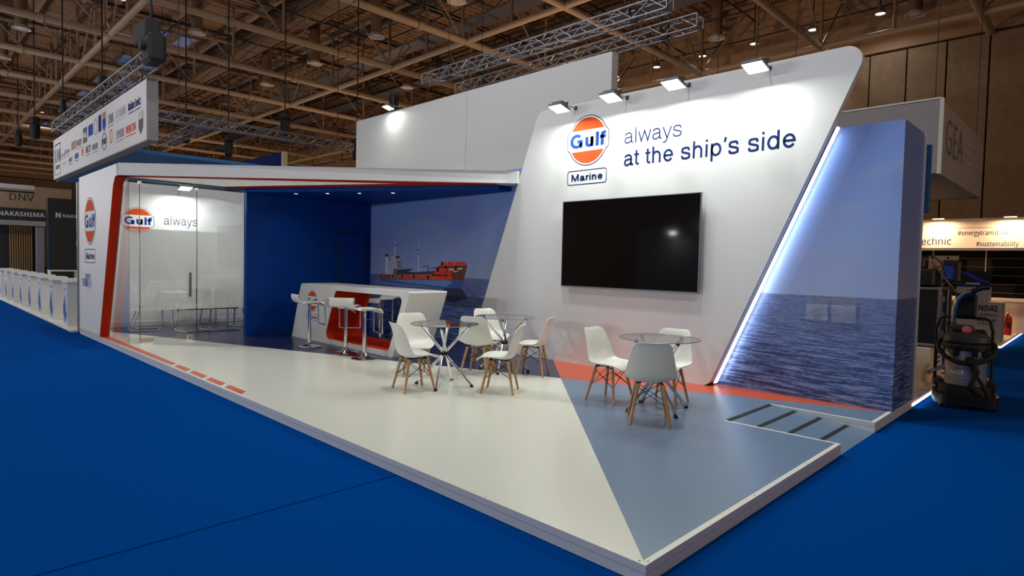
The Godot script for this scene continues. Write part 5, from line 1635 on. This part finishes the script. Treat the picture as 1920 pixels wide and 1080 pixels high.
func vacuum() -> void:
	var t := thing("industrial_vacuum", "industrial wet and dry vacuum cleaner with steel drum and black hose on blue carpet", "vacuum cleaner", Vector3(0.4, 0.0, -6.4), 0.25)
	part("dolly", G.new().prism(rounded(V2([-0.31, -0.26, 0.31, -0.26, 0.31, 0.3, -0.31, 0.3]), [0.14], 6), 0.05, 0.17, plan(0)), M.black, t)
	part("dolly_ring", G.new().lathe([Vector2(0.225, 0.16), Vector2(0.27, 0.17), Vector2(0.25, 0.26), Vector2(0.225, 0.27)], 28), M.rubber, t)
	part("wheel_arch", G.new().box(Vector3(0.24, 0.24, -0.18), Vector3(0.16, 0.16, 0.3), 0.04), M.black, t)
	part("wheel_arch", G.new().box(Vector3(-0.24, 0.24, -0.18), Vector3(0.12, 0.12, 0.3), 0.04), M.black, t)
	for q in [[-0.24, 0.22], [0.24, 0.22], [-0.25, -0.18], [0.25, -0.18]]:
		var wh := part("wheel", G.new().lathe([Vector2(0, -0.02), Vector2(0.045, -0.02), Vector2(0.05, -0.012), Vector2(0.05, 0.012), Vector2(0.045, 0.02), Vector2(0, 0.02)], 16, Transform3D(Basis(Vector3(0, 0, 1), PI / 2), Vector3(q[0], 0.05, q[1]))), M.rubber, t)
		part("wheel_cap", G.new().lathe([Vector2(0, 0.024), Vector2(0.02, 0.022), Vector2(0.022, 0.02)], 12, Transform3D(Basis(Vector3(0, 0, 1), PI / 2), Vector3(q[0], 0.05, q[1]))), M.grey, wh)
	part("steel_drum", G.new().lathe([Vector2(0.0, 0.17), Vector2(0.2, 0.17), Vector2(0.205, 0.2), Vector2(0.205, 0.3), Vector2(0.212, 0.305), Vector2(0.212, 0.315), Vector2(0.205, 0.32), Vector2(0.205, 0.34), Vector2(0.212, 0.345), Vector2(0.212, 0.355), Vector2(0.205, 0.36), Vector2(0.205, 0.5), Vector2(0.212, 0.505), Vector2(0.212, 0.52), Vector2(0.205, 0.525), Vector2(0.205, 0.68), Vector2(0.21, 0.69)], 40), M.drum_steel, t)
	lettering("drum_word", "LAVOR", FBOLD, 0.17, 0.055, Transform3D(Basis(Vector3.UP, -0.55), Vector3.ZERO) * Transform3D(Basis.IDENTITY, Vector3(-0.085, 0.4, 0.207)), M.logo_white, t)
	part("clamp_ring", G.new().lathe([Vector2(0.21, 0.68), Vector2(0.228, 0.685), Vector2(0.228, 0.735), Vector2(0.21, 0.74)], 32), M.black, t)
	var hd := part("motor_head", G.new().lathe([Vector2(0.228, 0.73), Vector2(0.232, 0.78), Vector2(0.225, 0.84), Vector2(0.19, 0.88), Vector2(0.15, 0.9), Vector2(0.0, 0.905)], 32), M.grey_dark, t)
	part("vent_grille", G.new().lathe([Vector2(0.232, 0.755), Vector2(0.236, 0.76), Vector2(0.232, 0.765), Vector2(0.236, 0.77), Vector2(0.232, 0.775), Vector2(0.236, 0.78), Vector2(0.232, 0.785)], 32), M.black, hd)
	part("head_cover", G.new().box(Vector3(-0.05, 0.93, 0.02), Vector3(0.24, 0.1, 0.2), 0.04), M.grey_dark, hd)
	part("handle_grip", G.new().box(Vector3(0.1, 0.9, 0.05), Vector3(0.16, 0.07, 0.1), 0.03), M.black, hd)
	part("red_knob", G.new().lathe([Vector2(0, 0.03), Vector2(0.045, 0.028), Vector2(0.052, 0.015), Vector2(0.052, 0.0)], 20, Transform3D(Basis(Vector3(1, 0, 0), 1.2), Vector3(-0.02, 0.92, 0.115))), M.red, hd, "round red knob")
	part("red_switch", G.new().box(Vector3(-0.12, 0.745, 0.2), Vector3(0.035, 0.02, 0.03), 0.004), M.red, hd)
	for s in [-0.12, 0.06, 0.17]:
		part("clip", G.new().box(Vector3(s, 0.67, sqrt(maxf(0.0, 0.225 * 0.225 - s * s)) + 0.005), Vector3(0.06, 0.11, 0.03), 0.01), M.black, t)
	var hose := []
	for k in 30:
		var a := -2.7 + k * 0.165
		hose.append(Vector3(0.27 * cos(a + PI / 2 + 0.4) * 1.02, 0.78 - 0.24 * (0.5 - 0.5 * cos(k * TAU / 29.0)), 0.27 * sin(a + PI / 2 + 0.4)))
	part("hose", G.new().tube(hose, 0.026, -1, 10), M.rubber, t)
	part("hose_elbow", G.new().tube([Vector3(0.0, 0.58, 0.2), Vector3(0.0, 0.58, 0.29), Vector3(0.05, 0.58, 0.31)], 0.035, -1, 12), M.black, t)
	part("hose_drop", G.new().tube([Vector3(0.02, 0.6, 0.27), Vector3(0.08, 0.45, 0.28), Vector3(0.03, 0.3, 0.27), Vector3(0.1, 0.2, 0.29)], 0.03, -1, 10), M.rubber, t)
	part("hose_drop", G.new().tube([Vector3(0.0, 0.62, 0.26), Vector3(0.05, 0.45, 0.26), Vector3(0.14, 0.3, 0.27), Vector3(0.2, 0.17, 0.26)], 0.022, -1, 10), M.rubber, t)
	part("push_bar", G.new().tube([Vector3(0.28, 0.2, -0.2), Vector3(0.28, 0.9, -0.24), Vector3(0.25, 1.02, -0.24), Vector3(0.2, 1.05, -0.24), Vector3(-0.2, 1.05, -0.24), Vector3(-0.25, 1.02, -0.24), Vector3(-0.28, 0.9, -0.24), Vector3(-0.28, 0.2, -0.2)], 0.018, -1, 10), M.black, t)
	part("wand", G.new().tube([Vector3(-0.14, 0.9, -0.05), Vector3(-0.13, 1.15, -0.05), Vector3(-0.1, 1.28, -0.05), Vector3(-0.04, 1.35, -0.05), Vector3(0.04, 1.38, -0.05)], 0.026, -1, 14), M.chrome, t)
	part("wand_grip", G.new().tube([Vector3(0.03, 1.37, -0.05), Vector3(0.12, 1.42, -0.05), Vector3(0.2, 1.43, -0.05)], 0.032, 0.026, 12), M.black, t)
	part("floor_tool", G.new().box(Vector3(0.0, 1.2, -0.2), Vector3(0.22, 0.3, 0.06), 0.03), M.black, t)
	part("spare_tube", G.new().tube([Vector3(-0.2, 0.45, -0.1), Vector3(-0.38, 0.36, 0.02)], 0.022, -1, 12), M.chrome, t)
	var cable := []
	for k in 16:
		var a := k * TAU / 12.0
		cable.append(Vector3(-0.18 + 0.07 * cos(a), 0.94 + k * 0.004, 0.0 + 0.05 * sin(a)))
	part("cable", G.new().tube(cable, 0.006, -1, 6), M.black, t)

func far_right() -> void:
	# the cream stand at the end of the aisle
	var t := thing("cream_stand", "cream stand with hashtag lettering on its lit fascia at far right", "stand", Vector3(-1.0, 0.0, -17.0))
	part("fascia", G.new().box(Vector3(-0.3, 2.6, -0.1), Vector3(4.6, 0.82, 0.2), 0.006), M.stand_cream, t)
	part("fascia_line", G.new().box(Vector3(-0.3, 2.77, 0.004), Vector3(4.6, 0.02, 0.008)), M.carton_grey, t)
	part("fascia_line", G.new().box(Vector3(-0.3, 2.23, 0.004), Vector3(4.6, 0.02, 0.008)), M.letter_navy, t)
	lettering("hashtag", "#energytransition", FREG, 1.02, 0.17, front(0.0, Vector2(-0.31, 2.53)), M.letter_navy, t)
	lettering("hashtag", "#sustainability", FREG, 0.85, 0.17, front(0.0, Vector2(0.09, 2.25)), M.letter_navy, t)
	lettering("stand_name", "technic", FREG, 0.75, 0.2, front(0.0, Vector2(-1.19, 2.33)), M.letter_navy, t)
	part("back_wall", G.new().box(Vector3(-0.3, 1.1, -1.6), Vector3(4.6, 2.15, 0.1)), M.stand_cream, t)
	part("side_post", G.new().box(Vector3(1.25, 1.1, -0.1), Vector3(0.08, 2.15, 0.15), 0.006), M.stand_black, t)
	var fx := [[-1.7, "left"], [-0.22, "right"]]
	for q in fx:
		var l := thing("fascia_lamp", "glowing warm spot lamp over the cream fascia, %s one" % q[0 + 1], "lamp", Vector3(q[0], 2.98, -16.72), 0, "lamps over the cream fascia")
		part("hood", G.new().box(Vector3(0, 0.04, 0), Vector3(0.26, 0.03, 0.18), 0.01), M.grey, l)
		part("lamp_face", G.new().box(Vector3(0, 0.018, 0), Vector3(0.24, 0.008, 0.16)), M.lamp_warm, l)
		part("arm", G.new().tube([Vector3(0, 0.05, -0.05), Vector3(0, 0.05, -0.3)], 0.012, -1, 6), M.black, l)
		var s := AreaLight3D.new()
		s.name = "light"
		l.add_child(s)
		s.position = Vector3(0, 0.005, 0)
		s.rotation.x = -PI / 2 - 0.12
		s.area_size = Vector2(0.22, 0.14)
		s.light_color = Color(1.0, 0.86, 0.7)
		s.light_energy = 3.4
		s.shadow_enabled = true
		s.set("area_range", 40.0)
	# dark solar wall inside it
	t = thing("solar_panel_wall", "black solar panels with thin grid lines under the cream fascia", "solar panels", Vector3(-1.0, 0.0, -17.35))
	for k in 3:
		var p := part("panel", G.new().box(Vector3(-1.45 + k * 1.15, 1.58, 0), Vector3(1.13, 1.2, 0.04), 0.004), M.black_gloss, t)
		for j in 5:
			part("grid_line", G.new().box(Vector3(-1.45 + k * 1.15, 1.1 + 0.22 * j, 0.021), Vector3(1.1, 0.006, 0.002)), M.bronze, p)
		part("frame", G.new().box(Vector3(-0.88 + k * 1.15, 1.58, 0.02), Vector3(0.02, 1.2, 0.02)), M.stand_cream, t)
	part("ledge", G.new().box(Vector3(-0.3, 0.93, 0.05), Vector3(3.4, 0.08, 0.2), 0.006), M.stand_cream, t)
	part("dwarf_wall", G.new().box(Vector3(-0.3, 0.5, 0.0), Vector3(3.4, 0.8, 0.12), 0.004), M.stand_cream, t)
	# grey counter with lettering, poster board and blue display on it
	t = thing("grey_counter", "pale grey counter with bold black lettering down the right aisle", "counter", Vector3(-0.62, 0.095, -14.75))
	part("body", G.new().box(Vector3(0, 0.43, 0), Vector3(1.1, 0.86, 0.5), 0.006), M.carton_grey, t)
	lettering("name_word", "HYUNDAI", FBOLD, 0.62, 0.13, front(0.251, Vector2(-0.15, 0.66)), M.black, t)
	lettering("name_word", "BUILDING", FREG, 0.62, 0.07, front(0.251, Vector2(-0.15, 0.54)), M.letter_navy, t)
	lettering("name_word", "HiQ-AMP", FBOLD, 0.33, 0.09, front(0.251, Vector2(0.12, 0.4)), M.letter_navy, t)
	part("name_line", G.new().box(Vector3(0.28, 0.37, 0.251), Vector3(0.33, 0.015, 0.002)), M.letter_navy, t)
	t = thing("display_box", "dark blue illuminated display box on the grey counter", "display", Vector3(-0.62, 0.957, -14.75))
	part("body", G.new().box(Vector3(0, 0.16, 0), Vector3(0.6, 0.32, 0.4), 0.006), M.carton_grey, t)
	part("screen", G.new().box(Vector3(0, 0.5, 0.0), Vector3(0.6, 0.36, 0.05), 0.006), M.black, t)
	part("picture", G.new().prism(V2([-0.28, 0.66, -0.12, 0.66, 0.12, 0.5, 0.28, 0.46, 0.28, 0.42, 0.06, 0.46, -0.1, 0.58]), 0.0, 0.002, front(0.026)), glow("screen_glow", Color(0.05, 0.2, 0.7), 0.12), t)
	part("caption_bar", G.new().box(Vector3(0, 0.36, 0.027), Vector3(0.58, 0.04, 0.002)), M.letter_blue, t)
	part("caption_bar", G.new().box(Vector3(-0.02, 0.40, 0.027), Vector3(0.26, 0.045, 0.002)), M.grey_light, t)
	t = thing("poster_board", "pale poster with two ship drawings behind the tablet stand", "poster", Vector3(-1.2, 0.095, -14.6))
	part("sheet", G.new().box(Vector3(0, 1.72, 0), Vector3(0.58, 0.34, 0.02), 0.002), M.stand_cream, t)
	part("post", G.new().box(Vector3(0, 0.78, 0), Vector3(0.05, 1.56, 0.04), 0.004), M.grey, t)
	part("ship_drawing", G.new().prism(V2([0.02, 1.66, 0.26, 1.66, 0.22, 1.61, 0.06, 1.61]), 0, 0.002, front(0.011)), M.letter_navy, t)
	part("ship_drawing", G.new().prism(V2([-0.24, 1.63, -0.04, 1.66, -0.06, 1.61, -0.2, 1.6]), 0, 0.002, front(0.011)), M.logo_orange, t)
	part("poster_mark", G.new().prism(ellipse(0.05, 0.05, 16), 0, 0.002, front(0.011, Vector2(-0.22, 1.84))), M.black, t)
	part("poster_mark", G.new().prism(V2([0.06, 1.84, 0.09, 1.87, 0.12, 1.84, 0.09, 1.81]), 0, 0.002, front(0.011)), M.letter_navy, t)
	t = thing("fire_extinguisher", "red fire extinguisher standing on the far pale platform", "fire extinguisher", Vector3(-0.16, 0.095, -16.6))
	part("cylinder", G.new().lathe([Vector2(0, 0), Vector2(0.085, 0.0), Vector2(0.09, 0.02), Vector2(0.09, 0.4), Vector2(0.07, 0.46), Vector2(0.03, 0.48), Vector2(0, 0.48)], 20), M.red, t)
	part("valve", G.new().box(Vector3(0, 0.52, 0), Vector3(0.05, 0.07, 0.05), 0.01), M.steel, t)
	part("lever", G.new().box(Vector3(0.05, 0.57, 0), Vector3(0.14, 0.02, 0.03), 0.006), M.red, t)
	part("hose", G.new().tube([Vector3(0.02, 0.52, 0.03), Vector3(0.0, 0.48, 0.11), Vector3(-0.02, 0.3, 0.12), Vector3(-0.08, 0.12, 0.11), Vector3(-0.12, 0.06, 0.09)], 0.012, -1, 8), M.black, t)
	part("label_patch", G.new().box(Vector3(0.03, 0.24, 0.086), Vector3(0.07, 0.12, 0.01), 0.002), M.black, t)


# ------------------------------------------------------------------ hoists and trusses over the left
func rigging() -> void:
	var t := thing("sign_truss", "grey lattice truss carrying the hanging sponsor sign", "truss", Vector3(-18.4, 5.75, -1.3))
	box_truss(t, Vector3(-5.2, 0, 0), Vector3(5.3, 0, 0), 0.28, 26, M.alu_dark)
	for s in [-4.6, -1.5, 1.5, 4.6]:
		part("drop_wire", G.new().tube([Vector3(s, -0.14, 0), Vector3(s, -0.4, 0)], 0.012, -1, 5), M.black, t)
	t = thing("long_truss", "silver lattice truss running above the canopy towards the white tower", "truss", Vector3(-16.0, 5.19, -4.9))
	box_truss(t, Vector3(0, 0, 2.9), Vector3(0, 0, -2.9), 0.22, 20, M.alu)
	for zz in [2.2, -2.4]:
		part("drop_wire", G.new().tube([Vector3(0, 0.1, zz), Vector3(0, 7.48, zz)], 0.012, -1, 5), M.black, t)
	t = thing("short_truss", "silver lattice truss joining the long one beside the sponsor sign", "truss", Vector3(-18.2, 5.19, -3.5))
	box_truss(t, Vector3(-2.2, 0, 0), Vector3(2.05, 0, 0), 0.22, 14, M.alu)
	var w := [
		["black chain hoist above the left end of the sponsor sign", Vector3(-31.1, 6.7, -1.7), 1.1], ["black chain hoist at the far left edge, level with the sign's left end", Vector3(-35.85, 6.9, -1.7), 0.9], ["black chain hoist behind the middle of the sponsor sign's truss", Vector3(-19.6, 6.35, -1.75), 0.75], ["small black chain hoist at the sponsor sign's left top corner", Vector3(-22.6, 6.25, -1.3), 0.5],
		["black chain hoist in front of the short silver truss", Vector3(-19.1, 5.25, -3.85), 0.6], ["black chain hoist above the canopy, left of the silver truss's middle", Vector3(-17.95, 4.9, -4.7), 0.75], ["black chain hoist hanging before the silver truss above the canopy", Vector3(-16.36, 5.5, -5.75), 0.85], ["black chain hoist beside the white tower's left edge", Vector3(-16.17, 5.05, -8.1), 0.9]]
	for q in w:
		hoist(q[0], q[1], q[2])
	# projector on the sign truss
	t = thing("projector", "bulky black projector on the right end of the sponsor sign's truss", "projector", Vector3(-12.78, 5.55, -1.25))
	part("body", G.new().box(Vector3(0.02, 0.3, 0), Vector3(0.56, 0.58, 0.34), 0.06), M.hoist_black, t)
	part("top_box", G.new().box(Vector3(-0.48, 0.76, 0), Vector3(0.9, 0.4, 0.3), 0.03), M.hoist_black, t)
	part("lens", G.new().lathe([Vector2(0, 0.1), Vector2(0.1, 0.1), Vector2(0.11, 0.0)], 16, Transform3D(Basis(Vector3(1, 0, 0), PI / 2), Vector3(0.02, 0.35, 0.16))), M.hoist_black, t)
	part("wire", G.new().tube([Vector3(-0.17, 0.9, 0), Vector3(-0.17, 7.12, 0)], 0.025, -1, 6), M.hoist_black, t)

func hoist(label: String, p: Vector3, s: float) -> void:
	var t := thing("chain_hoist", label, "chain hoist", p, 0, "black chain hoists")
	part("motor", G.new().box(Vector3(0, 0.42 * s, 0), Vector3(0.5, 0.26, 0.26) * s, 0.05 * s), M.hoist_black, t)
	part("chain_bag", G.new().lathe([Vector2(0, -0.28), Vector2(0.13, -0.28), Vector2(0.16, -0.2), Vector2(0.17, 0.25), Vector2(0.1, 0.3)], 12, Transform3D(Basis.from_scale(Vector3.ONE * s), Vector3(0.02, 0.02, 0))), M.hoist_black, t)
	part("hook", G.new().tube([Vector3(0, -0.28 * s, 0), Vector3(0.03 * s, -0.36 * s, 0), Vector3(0, -0.42 * s, 0)], 0.02 * s, -1, 6), M.hoist_black, t)
	part("chain", G.new().tube([Vector3(0, 0.5 * s, 0), Vector3(0, 12.675 - p.y, 0)], 0.02, -1, 6), M.hoist_black, t)
